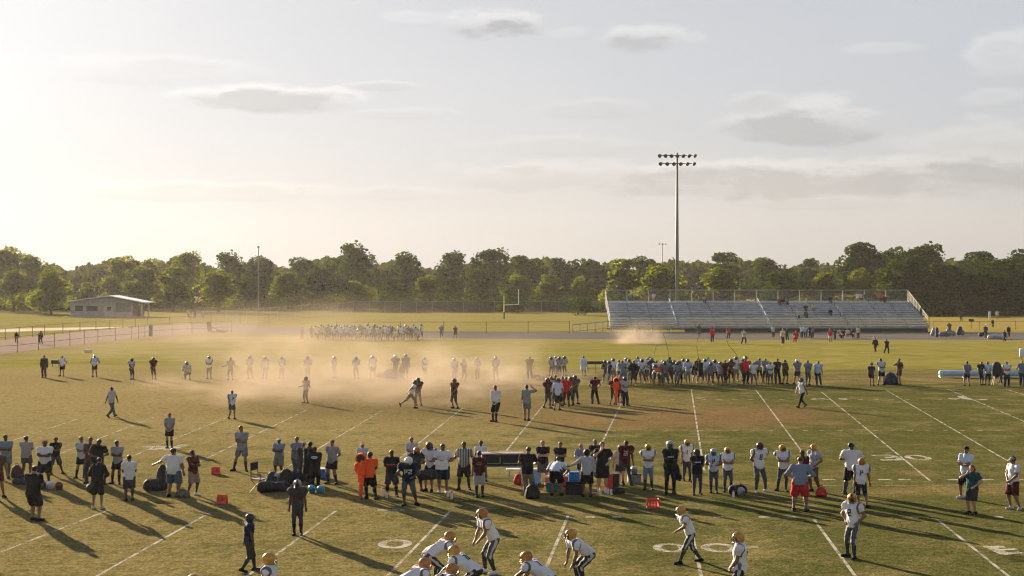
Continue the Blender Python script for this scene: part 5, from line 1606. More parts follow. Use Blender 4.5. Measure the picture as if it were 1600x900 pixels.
# ---- cluster in front of the crowd
gk = 'knot of people in dark clothes before the big crowd'
KNOT = [(855, 638, 590, 40, 'stroll', 'jersey maroon', 'pants charcoal', 'helmet maroon', 'striding'), (861, 634, 588, 0, 'hold', 'tee lightgray', 'pants dark', 'hair black', 'holding something'), (871, 641, 591, 165, 'stand', 'tee paleblue', 'longshorts black', 'hair black', 'seen from behind'),
        (868, 630, 586, 0, 'stand', 'jersey dark', 'pants dark', 'hair black', 'tallest at the back'), (884, 635, 589, 0, 'hips', 'jersey red', 'pants maroon', 'hair brown', 'hands on hips'), (879, 632, 588, 10, 'front', 'jersey navy', 'pants dark', 'hair black', 'half hidden'),
        (892, 634, 588, -10, 'front', 'jersey charcoal', 'pants dark', 'helmet maroon', 'helmeted'), (899, 632, 586, 10, 'crossed', 'jersey camo', 'pants charcoal', 'helmet navy', 'arms folded'),
        (930, 631, 588, 178, 'hips', 'jersey maroon', 'trousers black', 'hair black', 'standing apart with hands on hips'), (957, 632, 590, 40, 'hold', 'jersey maroon', 'pants dark', 'hair black', 'beside the orange marker'), (969, 629, 586, 0, 'armup', 'jersey red', 'pants maroon', 'hair black', 'behind the orange marker'),
        (977, 634, 588, 30, 'crossed', 'jersey lightgray', 'trousers navy', 'helmet navy', 'right of the orange marker')]
for (px, yf, yt, fc, ps, tp, bt, hd, lab) in KNOT:
    a, c = tp.split()
    person(px, yf, yt, fc, ps, spec(tp), spec(bt), spec(hd), '%s person in %s %s in the knot before the crowd' % (lab, cn(c), NAMES[a]), group=gk, skin='mid')

# ---- the big crowd on the far sideline
rc_ = random.Random(12)
special = {7: ('coat', 'black'), 14: ('coat', 'black'), 15: ('coat', 'black'), 22: ('jersey', 'maroon'), 24: ('jersey', 'brown'), 26: ('jacket', 'teal'), 10: ('jersey', 'orange'), 5: ('jersey', 'cream')}
xs_ = [946, 952, 958, 967, 972, 979, 984, 990, 998, 1004, 1032, 1012, 1019, 1040, 1086, 1093, 1026, 1047, 1054, 1061, 1068, 1075, 1133, 1102, 1143, 1110, 1160, 1118, 1126, 1150, 1171, 1178, 1187, 1196, 1204, 1015, 1036, 1058, 1106]
for i, x in enumerate(xs_):
    row = i % 3
    yf = (598.5, 601.5, 595.5)[row] + rc_.uniform(-.8, .8)
    tp = special.get(i) or (rc_.choice(['jersey'] * 5 + ['tee']), rc_.choice(['paleblue', 'lightblue', 'white', 'paleblue', 'bluegray', 'lightgray', 'steel', 'navy', 'charcoal']))
    ps = rc_.choice(['front', 'hold', 'crossed', 'stand', 'hips', 'lookdown', 'hold', 'behind'])
    if i == 10: ps = 'bend'
    bt = ('pants', rc_.choice(['dark', 'charcoal', 'black', 'navy', 'midgray', 'maroon']))
    hd = rc_.choice([('helmet', 'navy'), ('helmet', 'black'), ('hair', 'black'), ('helmet', 'navy'), ('hair', 'brown'), ('helmet', 'maroon')])
    lb = {7: 'person in black coat near the left end of the big crowd', 14: 'left one of two black coats side by side in the big crowd', 15: 'right one of two black coats side by side in the big crowd', 22: 'player in maroon at the right part of the big crowd',
          24: 'player in brown right of the maroon one in the big crowd', 26: 'tall person in dark teal jacket at the right part of the big crowd', 10: 'person in orange bending over in the middle of the big crowd', 5: 'person in cream near the left end of the big crowd'}.get(i)
    grp = 'big crowd on the far sideline' if not lb else 'people standing out in the big crowd'
    person(x, yf, yf - (42 if i == 26 else rc_.uniform(35.5, 39.5)), rc_.uniform(-70, 70) if i % 4 else 180, ps, tp, bt, hd, lb or 'one of the players massed in the big crowd on the far sideline', group=grp, far=True, skin=rc_.choice(['dark', 'mid']))
EDGE = [(1165, 600, 558, 0, 'stand', 'sweater red', 'trousers black', 'hair black', 'person in bright red top at the right end of the big crowd'), (1215, 600, 560, 0, 'crossed', 'jacket black', 'trousers black', 'hair black', 'person all in black just right of the big crowd'),
        (1226, 600, 562, 30, 'front', 'jacket dark', 'shorts dark', 'hair black', 'person in dark jacket beside the one all in black'), (1245, 600, 561, 0, 'crossed', 'jersey steel', 'shorts navy', 'helmet white', 'player in slate blue with white helmet right of the dark pair'),
        (1262, 602, 563, 10, 'front', 'jersey bluegray', 'pants charcoal', 'hair black', 'player in dull blue between two others right of the crowd'), (1279, 602, 564, 0, 'stand', 'jersey lightblue', 'trousers navy', 'hair black', 'player in bright blue at the right end of the standing line'),
        (1362, 603, 567, 0, 'stand', 'tee dark', 'shorts maroon', 'bushy brown', 'short person in dark clothes left of the white shirted one'), (1376, 602, 558, 0, 'crossed', 'jersey paleblue', 'shorts black', 'hair black', 'tall player in white and light blue left of the blue bag'),
        (1405, 601, 560, -60, 'face', 'tee brown', 'shorts brown', 'hair black', 'person in dark brown right of the blue bag'),
        (1511, 603, 564, 178, 'behind', 'tee steel', 'shorts navy', 'hair black', 'person in slate blue seen from behind before the light blue bench'), (1533, 602, 565, 30, 'hold', 'jersey navy', 'pants dark', 'hair black', 'person in navy between bench and black drum'),
        (1543, 602, 565, -20, 'front', 'jersey lightblue', 'pants black', 'hair black', 'person in light blue left of the black drum'), (1562, 598, 0, -90, 'bend', 'sweater red', 'trousers dark', 'hair black', 'person in red leaning over the black drum'),
        (1573, 604, 565, 0, 'crossed', 'jersey white', 'trousers navy', 'hair black', 'person in white jersey right of the black drum'), (1597, 603, 563, 0, 'hips', 'jersey steel', 'trousers navy', 'hair fair', 'person in slate blue cut by the right edge'),
        (1368, 551, 528, -40, 'walk', 'jacket black', 'trousers black', 'hair black', 'left one of two dark walkers on the far lawn'), (1385, 553, 530, 0, 'apart', 'jacket black', 'trousers black', 'hair black', 'right one of two dark walkers on the far lawn'), (1366, 545, 524, 0, 'stand', 'tee cream', 'shorts tan', 'hair fair', 'person in cream behind the two dark walkers'),
        (1092, 529, 503, 0, 'front', 'tee camo', 'shorts khaki', 'bushy black', 'person in olive with bushy hair on the track before the bleachers'), (1113, 535, 510, 180, 'stand', 'jacket red', 'trousers black', 'hair brown', 'person in bright red jacket on the track'), (1138, 530, 511, 10, 'stand', 'tee red', 'trousers dark', 'hair brown', 'person in red shirt right of the red jacket'),
        (1162, 538, 515, 0, 'apart', 'tee cream', 'trousers black', 'hair fair', 'person in pale top and black trousers on the track edge'), (997, 532, 509, 0, 'stand', 'jacket dark', 'trousers dark', 'hair black', 'dark figure at the edge of the dust puff'),
        (1223, 538, 512, 20, 'crossed', 'tee cream', 'trousers dark', 'hair fair', 'fair haired person in cream with folded arms before the bleachers'), (1230, 532, 513, 0, 'stand', 'tee navy', 'trousers black', 'hair black', 'person in navy beside the cream shirted one'),
        (1244, 535, 512, -30, 'sit', 'tee red', 'trousers red', 'hair brown', 'person in red sitting low before the bleachers'), (1297, 536, 513, 0, 'stand', 'tee red', 'shorts cream', 'hair brown', 'person in red shirt and pale shorts before the bleachers'), (1304, 531, 514, 40, 'front', 'tee black', 'trousers black', 'hair black', 'person in black beside the red shirt and pale shorts'),
        (690, 530, 508, 0, 'crossed', 'jersey steel', 'pants navy', 'hair black', 'person in slate blue left of two standing right of the far crowd'), (711, 530, 509, 20, 'apart', 'jacket dark', 'shorts dark', 'hair black', 'person in dark clothes standing alone right of the far crowd'),
        (472, 531, 511, 0, 'stand', 'tee gray', 'trousers orange', 'hair brown', 'person with orange trousers left of the far crowd'), (487, 529, 509, 0, 'stand', 'tee steel', 'trousers brown', 'hair black', 'person in slate blue left end of the far crowd'),
        (64, 538, 517, 0, 'stand', 'jacket black', 'trousers black', 'bushy black', 'dark person on the track behind the thin fence'), (26, 536, 521, 0, 'stand', 'jacket navy', 'trousers dark', 'hair black', 'person in navy by a fence post at the far left'),
        (1483, 524, 504, 0, 'crossed', 'jersey charcoal', 'pants dark', 'helmet navy', 'dark player standing behind the pile of tackling gear'), (1540, 529, 508, 0, 'front', 'jacket dark', 'trousers dark', 'hair black', 'dark person left of the silver gear on the track'), (1576, 527, 509, 20, 'stand', 'jacket black', 'trousers maroon', 'hair black', 'dark person right of the silver gear on the track'), (1570, 534, 516, -60, 'walk', 'tee black', 'trousers black', 'hair black', 'person in black walking past the silver gear'),
        (1546, 499, 484, 0, 'stand', 'tee white', 'trousers white', 'hair black', 'tiny person in white on the dry field beyond the track'), (1558, 499, 483, 0, 'stand', 'tee cream', 'trousers tan', 'hair fair', 'tiny person in cream on the dry field beyond the track'), (1551, 512, 499, 0, 'stand', 'jacket black', 'trousers black', 'hair black', 'tiny dark person by the right railing'), (1502, 502, 487, 0, 'stand', 'jacket dark', 'trousers dark', 'hair black', 'tiny dark person on the dry field behind the gear'),
        (295, 497.5, 478, 0, 'stand', 'tee white', 'trousers tan', 'hair black', 'person in white under the trees, left of three'), (304, 498, 480, 0, 'stand', 'tee bluegray', 'trousers charcoal', 'hair black', 'person in blue grey under the trees, middle of three'), (317, 498, 481, 0, 'stand', 'tee white', 'trousers white', 'hair black', 'person all in white under the trees, right of three')]
for (px, yf, yt, fc, ps, tp, bt, hd, lab) in EDGE:
    person(px, yf, yt, fc, ps, spec(tp), spec(bt), spec(hd), lab, far=yf < 560, skin='mid' if 'fair' not in hd else 'light', group='people along the far side of the field')
# loose line of players sitting and standing under the front edge of the bleachers
for i, (x, tp, ps) in enumerate([(1253, 'jersey paleblue', 'stand'), (1259, 'jersey lightblue', 'front'), (1265, 'jersey navy', 'stand'), (1270, 'jersey bluegray', 'hold'), (1312, 'jersey lightgray', 'sit'), (1318, 'jersey navy', 'sit'), (1324, 'tee white', 'sit'), (1330, 'tee maroon', 'sit'), (1341, 'tee cream', 'stand'), (1208, 'tee cream', 'stand')]):
    person(x, 528 + (i % 3) * .8, 0, (i * 37) % 90 - 45, ps, spec(tp), ('trousers', ['dark', 'navy', 'maroon'][i % 3]), ('hair', 'black'), 'one of the small figures lined up in the shade under the bleachers front', far=True, group='figures in the shade under the bleachers front', skin='mid')

# ---- spectators on the bleachers: photo column, row index, pose, colours
SEATED = [(1022, 11, 'hips', 'tee cream', 'shorts tan', 'person in cream leaning at the top rail on the left part of the bleachers'), (1100, 11, 'sit', 'tee lightgray', 'trousers navy', 'person in pale shirt on the top row right of the floodlight pole'), (1217, 10, 'sit', 'jacket brown', 'trousers brown', 'person in brown high on the bleachers beside another in grey'), (1223, 10, 'sit', 'jacket black', 'trousers tan', 'person in black between brown and grey high on the bleachers'), (1229, 10, 'sit', 'tee steel', 'trousers navy', 'person in grey right of the brown and black pair high on the bleachers'),
          (1259, 7, 'sit', 'jacket navy', 'trousers navy', 'person in navy sitting mid height on the bleachers'), (1271, 7, 'sit', 'tee cream', 'trousers tan', 'person in pale shirt right of the navy one mid height'), (1248, 3, 'hold', 'tee cream', 'trousers maroon', 'person in pale pink standing low on the bleachers'), (1259, 4, 'sit', 'jacket dark', 'trousers dark', 'dark person sitting low right of the pale pink one'), (1297, 5, 'sit', 'jacket navy', 'trousers navy', 'round dark figure sitting alone right of centre on the bleachers'),
          (1298, 11, 'sit', 'jacket navy', 'trousers navy', 'person in navy on the top row right of centre'), (1340, 11, 'stand', 'tee white', 'shorts tan', 'person in white standing at the top rail, left of four'), (1345, 11, 'stand', 'tee cream', 'shorts maroon', 'person in cream and maroon standing at the top rail'), (1352, 11, 'stand', 'tee camo', 'shorts khaki', 'person in olive standing at the top rail'), (1376, 11, 'stand', 'tee red', 'trousers maroon', 'person in red standing at the top of the right stairs'), (1382, 11, 'sit', 'jacket black', 'trousers black', 'person in black sitting at the top of the right stairs')]
for (px, row, ps, tp, bt, lab) in SEATED:
    y = BD + row * RUN + (.18 if ps == 'sit' else .62)
    z = Z0 + row * RISE + (-.04 if ps == 'sit' else .045)
    q = AT(px, y, z)
    person(0, 0, 0, random.uniform(-20, 20), ps, spec(tp), spec(bt), ('hair', random.choice(['black', 'brown'])), lab, far=True, loc=q, skin='mid', group='spectators on the bleachers')
# ---- packed group by the track on the left
rg = random.Random(4)
for i in range(42):
    x = 494 + i * 4.0 + rg.uniform(-1, 1)
    yf = (530.5, 532.0, 529.0)[i % 3] + rg.uniform(-.4, .4)
    person(x, yf, yf - rg.uniform(20.5, 23.5), rg.uniform(-60, 60) if i % 3 else 180, rg.choice(['stand', 'front', 'hold', 'crossed', 'hips', 'kneel' if i % 3 == 1 else 'stand']), ('jersey', rg.choice(['paleblue', 'white', 'lightblue', 'paleblue', 'lightgray', 'brown', 'white', 'tan'])), ('pants', rg.choice(['dark', 'brown', 'charcoal', 'tan', 'maroon'])),
           ('helmet', rg.choice(['navy', 'black', 'maroon', 'navy'])) if rg.random() < .6 else ('hair', 'black'), 'one of the players massed in pale jerseys beside the track', far=True, group='packed group of players beside the track', skin=rg.choice(['dark', 'mid']))
print('PEOPLE', NP[0])
# ================================================================== GEAR ON THE GRASS
def plastic(col, name, rough=.45): return make_mat(name, col, rough, vary=.15, scale=5)
m_black = make_mat('bag_nylon_black', (.018, .018, .020), .75, vary=.3, scale=9, bump=.3, bscale=14)
m_navy = make_mat('bag_nylon_navy', (.022, .032, .060), .75, vary=.3, scale=9, bump=.3, bscale=14)
m_redb = make_mat('bag_nylon_red', (.36, .030, .022), .75, vary=.3, scale=9, bump=.3, bscale=14)
m_orange = plastic((.66, .090, .035), 'orange_plastic', .6)
m_redpl = plastic((.50, .055, .045), 'red_plastic')
m_blue = plastic((.025, .14, .46), 'blue_plastic')
m_lblue = plastic((.16, .40, .66), 'light_blue_plastic')
m_teal = plastic((.02, .14, .16), 'teal_plastic')
m_white = plastic((.66, .66, .64), 'white_plastic')
m_strap = plastic((.05, .05, .052), 'webbing', .8)
m_pad = make_mat('vinyl_pale_blue', (.40, .52, .60), .5, vary=.1)
m_grey = make_mat('vinyl_grey', (.16, .18, .20), .6, vary=.25)
m_silver = make_mat('silver_cover', (.40, .41, .43), .45, vary=.25)

def sdf_mesh(name, prims, h, mat, parent, wob=0.0):
    lo, hi = bounds(prims)
    fn = (lambda P: sdf(prims, P) + wob * np.sin(P[:, 0] * 23 + P[:, 2] * 9) * np.sin(P[:, 2] * 19 + P[:, 1] * 21)) if wob else (lambda P: sdf(prims, P))
    V, Q = nets(fn, lo, hi, h)
    return link(name, mesh_from(name, V, Q.tolist(), [mat], None, True), parent)
FLOOR_CUT = ((V3(0, 0, 0), V3(0, 0, -1)),)

def duffel(px, py, L, r, mat, rot, label, group='sports bags on the grass', loc=None, z=0.0):
    root = empty('duffel_bag', loc or (G(px, py) + Vector((0, 0, z))), R(rot)); tag(root, label, 'bag', group)
    sdf_mesh('bag_body', [rc((-L / 2 + r, 0, r * .86), (L / 2 - r, 0, r * .84), r, r * .95, .05, FLOOR_CUT if z == 0 else ())], .035, mat, root, .012)
    mb = MB()
    for x in (-L * .18, L * .18):
        mb.tube([(x, -r * 1.02, r * .7), (x, -r * .6, r * 1.72), (x * .8, 0, r * 2.15), (x, r * .6, r * 1.72), (x, r * 1.02, r * .7)], .016, 5)
    mb.build('strap', m_strap, root)
    MB().box((0, 0, r * 1.83), (L * .6, .03, .02)).build('zip', m_strap, root)
    return root

def backpack(px, py, w_, h_, mat, label, rot=0):
    root = empty('backpack', G(px, py), R(rot)); tag(root, label, 'bag', 'sports bags on the grass')
    sdf_mesh('bag_body', [elp((0, 0, h_ * .45), I3, (w_ / 2, w_ * .38, h_ * .56), .05, FLOOR_CUT), rc((-w_ * .3, 0, h_ * .2), (w_ * .3, 0, h_ * .2), w_ * .26, w_ * .26, .06, FLOOR_CUT)], .03, mat, root, .01)
    sdf_mesh('pocket', [elp((0, -w_ * .34, h_ * .32), I3, (w_ * .3, w_ * .16, h_ * .26), .03)], .03, mat, root)
    MB().tube([(-.06, .02, h_ * .98), (-.05, .02, h_ * 1.1), (.05, .02, h_ * 1.1), (.06, .02, h_ * .98)], .014, 5).build('handle', m_strap, root)
    return root

def cooler(px, py, w_, d_, h_, mat, lid, label, kind='cooler', rot=0, z=0):
    root = empty(kind, G(px, py) + Vector((0, 0, z)), R(rot)); tag(root, label, 'cooler', 'coolers at the bench')
    MB().rbox((0, 0, h_ * .42), (w_, d_, h_ * .84), .035).build('box', mat, root)
    MB().rbox((0, 0, h_ * .93), (w_ * 1.05, d_ * 1.06, h_ * .14), .03).build('lid', lid, root)
    for s_ in (-1, 1):
        MB().tube([(s_ * w_ * .51, -.1, h_ * .62), (s_ * (w_ * .51 + .05), -.1, h_ * .66), (s_ * (w_ * .51 + .05), .1, h_ * .66), (s_ * w_ * .51, .1, h_ * .62)], .014, 5).build('handle', lid, root)
    MB().tube([(0, -d_ * .52, .08), (0, -d_ * .52 - .05, .08), (0, -d_ * .52 - .05, .05)], .014, 6).build('tap', m_strap, root)
    return root

def jug(px, py, r, h_, mat, lid, label):
    root = empty('drink_jug', G(px, py)); tag(root, label, 'drinks jug', 'coolers at the bench')
    MB().tube([(0, 0, 0), (0, 0, .02), (0, 0, h_ * .86), (0, 0, h_ * .88)], [r * .9, r * .95, r, r * .98], 16).build('body', mat, root, False)
    MB().tube([(0, 0, h_ * .88), (0, 0, h_ * .98), (0, 0, h_)], [r * 1.06, r * 1.06, r * .9], 16).build('lid', lid, root)
    MB().tube([(0, -r, .1), (0, -r - .06, .1), (0, -r - .06, .06)], .016, 6).build('tap', m_strap, root)
    return root

def loose_helmet(px, py, col, rot, label, z=0.0, tiltx=0):
    root = empty('football_helmet', G(px, py) + Vector((0, 0, .118 + z)), 0); tag(root, label, 'helmet', 'helmets lying on the grass')
    root.rotation_euler = (R(tiltx), 0, R(rot)); root.scale = (1.12, 1.12, 1.12)
    h = mlink('shell', head_mesh('helmet'), root, HEL[col])
    mlink('face_mask', head_mesh('mask'), root, maskm)
    return root

def crate(px, py, w_, h_, mat, label, rot=0):
    root = empty('plastic_crate', G(px, py), R(rot)); tag(root, label, 'crate', 'orange and red gear boxes on the grass')
    d_ = w_ * .75; t_ = .025
    mb = MB()
    mb.box((0, 0, t_), (w_, d_, t_))
    for s_ in (-1, 1):
        for k in range(5):
            x = -w_ / 2 + t_ / 2 + (w_ - t_) * k / 4
            mb.box((x, s_ * (d_ / 2 - t_ / 2), h_ / 2), (t_ * 1.1, t_, h_ - .06))
        for k in range(1, 5):
            mb.box((s_ * (w_ / 2 - t_ / 2), -d_ / 2 + d_ * k / 5, h_ / 2), (t_, t_ * 1.5, h_ - .06))
    mb.build('slats', mat, root)['kind'] = 'stuff'
    rim = MB()
    for z in (.03, h_ - .03):
        for s_ in (-1, 1):
            rim.rbox((0, s_ * (d_ / 2), z), (w_ + .03, .03, .07), .008)
            rim.rbox((s_ * (w_ / 2), 0, z), (.03, d_ - .035, .068), .008)
    rim.build('rim', mat, root)
    return root

def marker(px, py, w_, h_, mat, label, rot=0):
    """low sideline marker: a folded board with a round window"""
    root = empty('sideline_marker', G(px, py), R(rot)); tag(root, label, 'marker', 'orange and red gear boxes on the grass')
    rt_ = Matrix.Rotation(R(16), 3, 'X')
    MB().rbox((0, -.06, h_ * .5), (w_, .05, h_), .02, rot=Matrix.Rotation(R(-14), 3, 'X')).build('front_board', mat, root)
    MB().rbox((0, .08, h_ * .5), (w_, .05, h_), .02, rot=rt_).build('rear_board', mat, root)
    f = MB()
    f.tube([(w_ * .16, -.105, h_ * .5), (w_ * .16, -.09, h_ * .5)], h_ * .25, 14)
    f.build('round_window', m_redpl, root)
    MB().rbox((-w_ * .28, -.10, h_ * .5), (.05, .02, h_ * .6), .005).build('spine', m_redpl, root)
    return root

# black folding chair
def chair(px, py):
    root = empty('folding_chair', G(px, py), R(70)); tag(root, 'black folding chair standing at the bag pile', 'chair')
    MB().rbox((0, 0, .46), (.50, .44, .04), .015).build('seat', m_black, root)
    MB().rbox((0, .24, .93), (.52, .035, .30), .012).build('backrest', m_black, root)
    for s_ in (-1, 1):
        MB().tube([(s_ * .25, .24, 1.08), (s_ * .25, .22, .46), (s_ * .25, -.22, 0)], .016, 6).build('leg', steel_dark, root)
        MB().tube([(s_ * .25, .26, 0), (s_ * .25, -.18, .46)], .016, 6).build('leg', steel_dark, root)
        MB().rbox((s_ * .27, 0, .66), (.05, .42, .03), .01).build('armrest', m_strap, root)
        MB().tube([(s_ * .27, -.18, .46), (s_ * .27, -.18, .65)], .014, 6).build('arm_post', steel_dark, root)
chair(406, 768)
duffel(418, 769, .78, .21, m_black, 12, 'big black duffel at the foot of the folding chair')
duffel(440, 768, .70, .19, m_black, -8, 'second black duffel just right of the one under the chair')
duffel(464, 752, .85, .21, m_navy, 6, 'navy duffel behind the two black duffels')
backpack(447, 757, .5, .6, m_black, 'black backpack upright between the duffels and the white capped person')
backpack(425, 757, .42, .5, m_navy, 'navy backpack behind the first black duffel')
loose_helmet(432, 757, 'silver', 20, 'silver helmet resting on the bag pile', .15)
loose_helmet(455, 747, 'maroon', -50, 'dark maroon helmet at the feet of the white capped person')
loose_helmet(487, 770, 'teal', 10, 'turquoise helmet on the grass, left one of the pair')
loose_helmet(501, 771, 'teal', -30, 'turquoise helmet on the grass, right one of the pair')
cooler(507, 748, .42, .36, .42, m_blue, m_white, 'blue cooler standing between the bench coats and the grey shirt')
duffel(241, 767, .82, .24, m_black, 15, 'round black duffel left of the big white shirted person')
backpack(254, 766, .46, .95, m_black, 'tall black bag standing behind the round black duffel')
backpack(285, 777, .5, .3, make_mat('camo_cloth', (.13, .11, .07), .85, vary=.6, scale=14), 'small camouflage bag by the big white shirted person')
backpack(26, 746, .44, .5, make_mat('bag_brown', (.06, .035, .028), .8), 'dark brown bag behind the leftmost coach')
duffel(36, 757, .8, .13, m_navy, 5, 'low dark bag lying at the far left')
loose_helmet(66, 763, 'navy', 15, 'navy helmet at the feet of the grey beanie person')
loose_helmet(78, 764, 'white', -25, 'white helmet at the feet of the grey beanie person')
loose_helmet(92, 765, 'maroon', 40, 'brown helmet right of the white helmet at the far left')
duffel(147, 786, .55, .17, m_black, 60, 'black bag hanging at the hip of the jacket wearer', loc=G(146, 793) + Vector((0, 0, .52)), z=.5)
marker(337, 741, .36, .30, m_orange, 'small orange sideline marker left of the folding chair', 15)
marker(347, 787, .36, .32, m_orange, 'orange sideline marker with round window nearest the camera', -10)
crate(1020, 794, .40, .32, m_redpl, 'red slotted crate lying in shadow before the far number line', 4)
backpack(1283, 776, .38, .36, m_redb, 'red bag on the grass beside the side view player')
duffel(1153, 773, .72, .19, m_black, 8, 'black bag at the feet of the gold helmeted player')
loose_helmet(1158, 774, 'silver', 30, 'silver helmet leaning on the black bag')
backpack(832, 779, .50, .52, m_black, 'black backpack beside the khaki trousers')
duffel(965, 771, .6, .12, m_black, 0, 'flat black bag in front of the maroon jersey')
duffel(668, 776, .78, .19, m_black, 4, 'black bag hung low in front of the player in white', loc=G(668, 776) + Vector((0, 0, .62)), z=.6)

# equipment table with a black case, bench behind
def table():
    root = empty('equipment_table', G(785, 757), R(3)); tag(root, 'folding table carrying a black equipment case on the sideline', 'table')
    MB().rbox((0, 0, .73), (1.75, .7, .045), .012).build('tabletop', m_grey, root)
    for x in (-.72, .72):
        for y in (-.28, .28):
            MB().tube([(x, y, .71), (x, y, 0)], .02, 6).build('leg', galv, root)
    MB().tube([(-.72, .28, .2), (.72, .28, .2)], .014, 6).build('stretcher', galv, root)
    c = empty('equipment_case', G(785, 757) + Vector((0, 0, .755)), R(3)); tag(c, 'long black equipment case with pale green edging on the table', 'case')
    MB().rbox((0, 0, .2), (1.6, .6, .40), .03).build('case_body', m_black, c)
    MB().rbox((0, 0, .435), (1.64, .64, .06), .02).build('lid', make_mat('case_lid', (.20, .15, .13), .7), c)
    gr = make_mat('green_trim', (.16, .30, .10), .6)
    mb = MB()
    for a, b2 in ((-.72, -.1), (.02, .66)):
        mb.box(((a + b2) / 2, -.312, .09), (b2 - a, .02, .03)); mb.box((b2, -.312, .21), (.03, .02, .26))
    mb.build('trim', gr, c)
table()
bench('sideline_bench', 822, 752, 62, 'pale metal bench right of the equipment table', alu, galv, .46)
backpack(810, 757, .34, .40, m_redb, 'red bag under the end of the metal bench')
def top_item(name, px, py, z, L): pass
cooler(838, 757, .30, .3, .62, m_lblue, m_white, 'tall light blue cooler left of the pale haired coach')
jug(858, 764, .17, .50, m_orange, m_white, 'orange drinks jug left of the person bent over the coolers')
jug(884, 762, .15, .48, m_redpl, m_white, 'red drinks jug right of the person bent over the coolers')
cooler(897, 772, .40, .34, .36, m_blue, m_blue, 'bright blue cooler box raised on the black bin', z=.46)
cooler(897, 772, .62, .42, .46, m_black, m_black, 'low black bin under the bright blue cooler', kind='storage_bin')
cooler(862, 768, .42, .34, .34, m_teal, m_teal, 'teal cooler chest left of the bent over person', kind='cooler_chest')
jug(953, 762, .15, .52, m_redpl, m_redpl, 'slim red jug left of the maroon jersey')
jug(962, 762, .15, .55, plastic((.03, .03, .032), 'black_jug'), m_strap, 'black jug between the red jug and the maroon jersey')
loose_helmet(991, 754, 'silver', -20, 'silver helmet right of the maroon jersey', .35)
MBx = MB().rbox((0, 0, .16), (.5, .4, .32), .03)
root = empty('gear_box', G(991, 754)); tag(root, 'dark box under the silver helmet right of the maroon jersey', 'box'); MBx.build('box', m_grey, root); MB().rbox((0, 0, .33), (.52, .42, .03), .01).build('lid', m_strap, root)
def bottle(px, py, col, label):
    root = empty('water_bottle', G(px, py)); tag(root, label, 'bottle', 'water bottles on the grass')
    MB().tube([(0, 0, 0), (0, 0, .17), (0, 0, .20)], [.045, .045, .03], 10).build('bottle_body', col, root)
    MB().tube([(0, 0, .20), (0, 0, .235), (0, 0, .26)], [.035, .03, .012], 8).build('cap', m_orange, root)
for px, py in ((946, 770), (950, 772), (955, 773), (938, 772), (700, 776), (706, 779), (1146, 777), (604, 778), (598, 772)):
    bottle(px, py, m_white, 'small white water bottle standing on the grass by the sideline crowd')
# held items
root = empty('clipboard', G(691, 771) + Vector((0, -.42, .98))); tag(root, 'white board held by the coach in white', 'clipboard')
MB().rbox((0, 0, .12), (.46, .02, .34), .008).build('board', m_white, root); MB().box((0, -.016, .27), (.14, .02, .04)).build('clip', galv, root)
root = empty('folded_coat', G(1062, 772) + Vector((-.05, 0, .55))); tag(root, 'black coat hanging from the arm of the silver helmeted player', 'coat')
sdf_mesh('cloth', [rc((0, 0, .05), (-.12, 0, .62), .13, .075, .05), rc((-.12, 0, .62), (-.34, -.05, .66), .07, .05, .05)], .03, CL['black'], root, .02)
# badge on a bench coat and the stripe on the dark shirt belong to their wearers
def attach(label_part, name, me_fn):
    for o in bpy.data.objects:
        if o.get('label') and label_part in o['label']:
            me_fn(o, name); return
def drape(o, name, ps, kind, side, shapes, mat, zoff):
    J = POSES[ps]; me = get_mesh(ps, kind)
    bvh = BVHTree.FromPolygons([v.co for v in me.vertices], [p.vertices[:] for p in me.polygons])
    f = J['f2'] if side == 'front' else -J['f2']
    c = J['chest'] + J['u2'] * zoff
    V, Fc = [], []
    for pts in shapes:
        base = len(V)
        for (X, Y) in pts:
            o3 = c + J['s'] * X + J['u2'] * Y + f * .7
            hit = bvh.ray_cast(Vector(o3), Vector(-f))
            V.append((np.array(hit[0]) if hit[0] is not None else o3 - f * .5) + f * .012)
        Fc.append(tuple(range(base, base + len(pts))))
    mlink(name, mesh_from(name, V, Fc, [skin_default]), o, mat)
ring = [[(math.cos(a) * .13, math.sin(a) * .055), (math.cos(a + .4) * .13, math.sin(a + .4) * .055), (math.cos(a + .4) * .095, math.sin(a + .4) * .032), (math.cos(a) * .095, math.sin(a) * .032)] for a in [k * .393 for k in range(16)]]
ring += [[(-.07 + k * .035, -.012), (-.045 + k * .035, -.012), (-.045 + k * .035, .014), (-.07 + k * .035, .014)] for k in range(4)]
attach('white oval badge', 'badge', lambda o, n: drape(o, n, 'crossed', 'coat', 'back', ring, CL['paleblue'], .04))
attach('red chest stripe', 'chest_stripe', lambda o, n: drape(o, n, 'behind', 'tee', 'front', [[(-.17 + k * .034, -.02), (-.136 + k * .034, -.02), (-.136 + k * .034, .015), (-.17 + k * .034, .015)] for k in range(10)], CL['red'], -.06))
attach('dark maroon shirt and pale patterned', 'badge', lambda o, n: drape(o, n, 'stand', 'tee', 'back', [[(x * .8, y * .9) for x, y in q] for q in ring[:16]], CL['gray'], .0))
attach('player in black jacket with silver', 'lettering', lambda o, n: drape(o, n, 'crossed', 'jacket', 'front', [[(-.10 + k * .055, -.02), (-.06 + k * .055, -.02), (-.06 + k * .055, .03), (-.10 + k * .055, .03)] for k in range(4)], CL['lightgray'], -.02))
attach('black jacket and dark helmet right', 'lettering', lambda o, n: drape(o, n, 'crossed', 'jacket', 'front', [[(-.13 + k * .05, -.02), (-.09 + k * .05, -.02), (-.09 + k * .05, .025), (-.13 + k * .05, .025)] for k in range(5)], CL['paleblue'], .0))

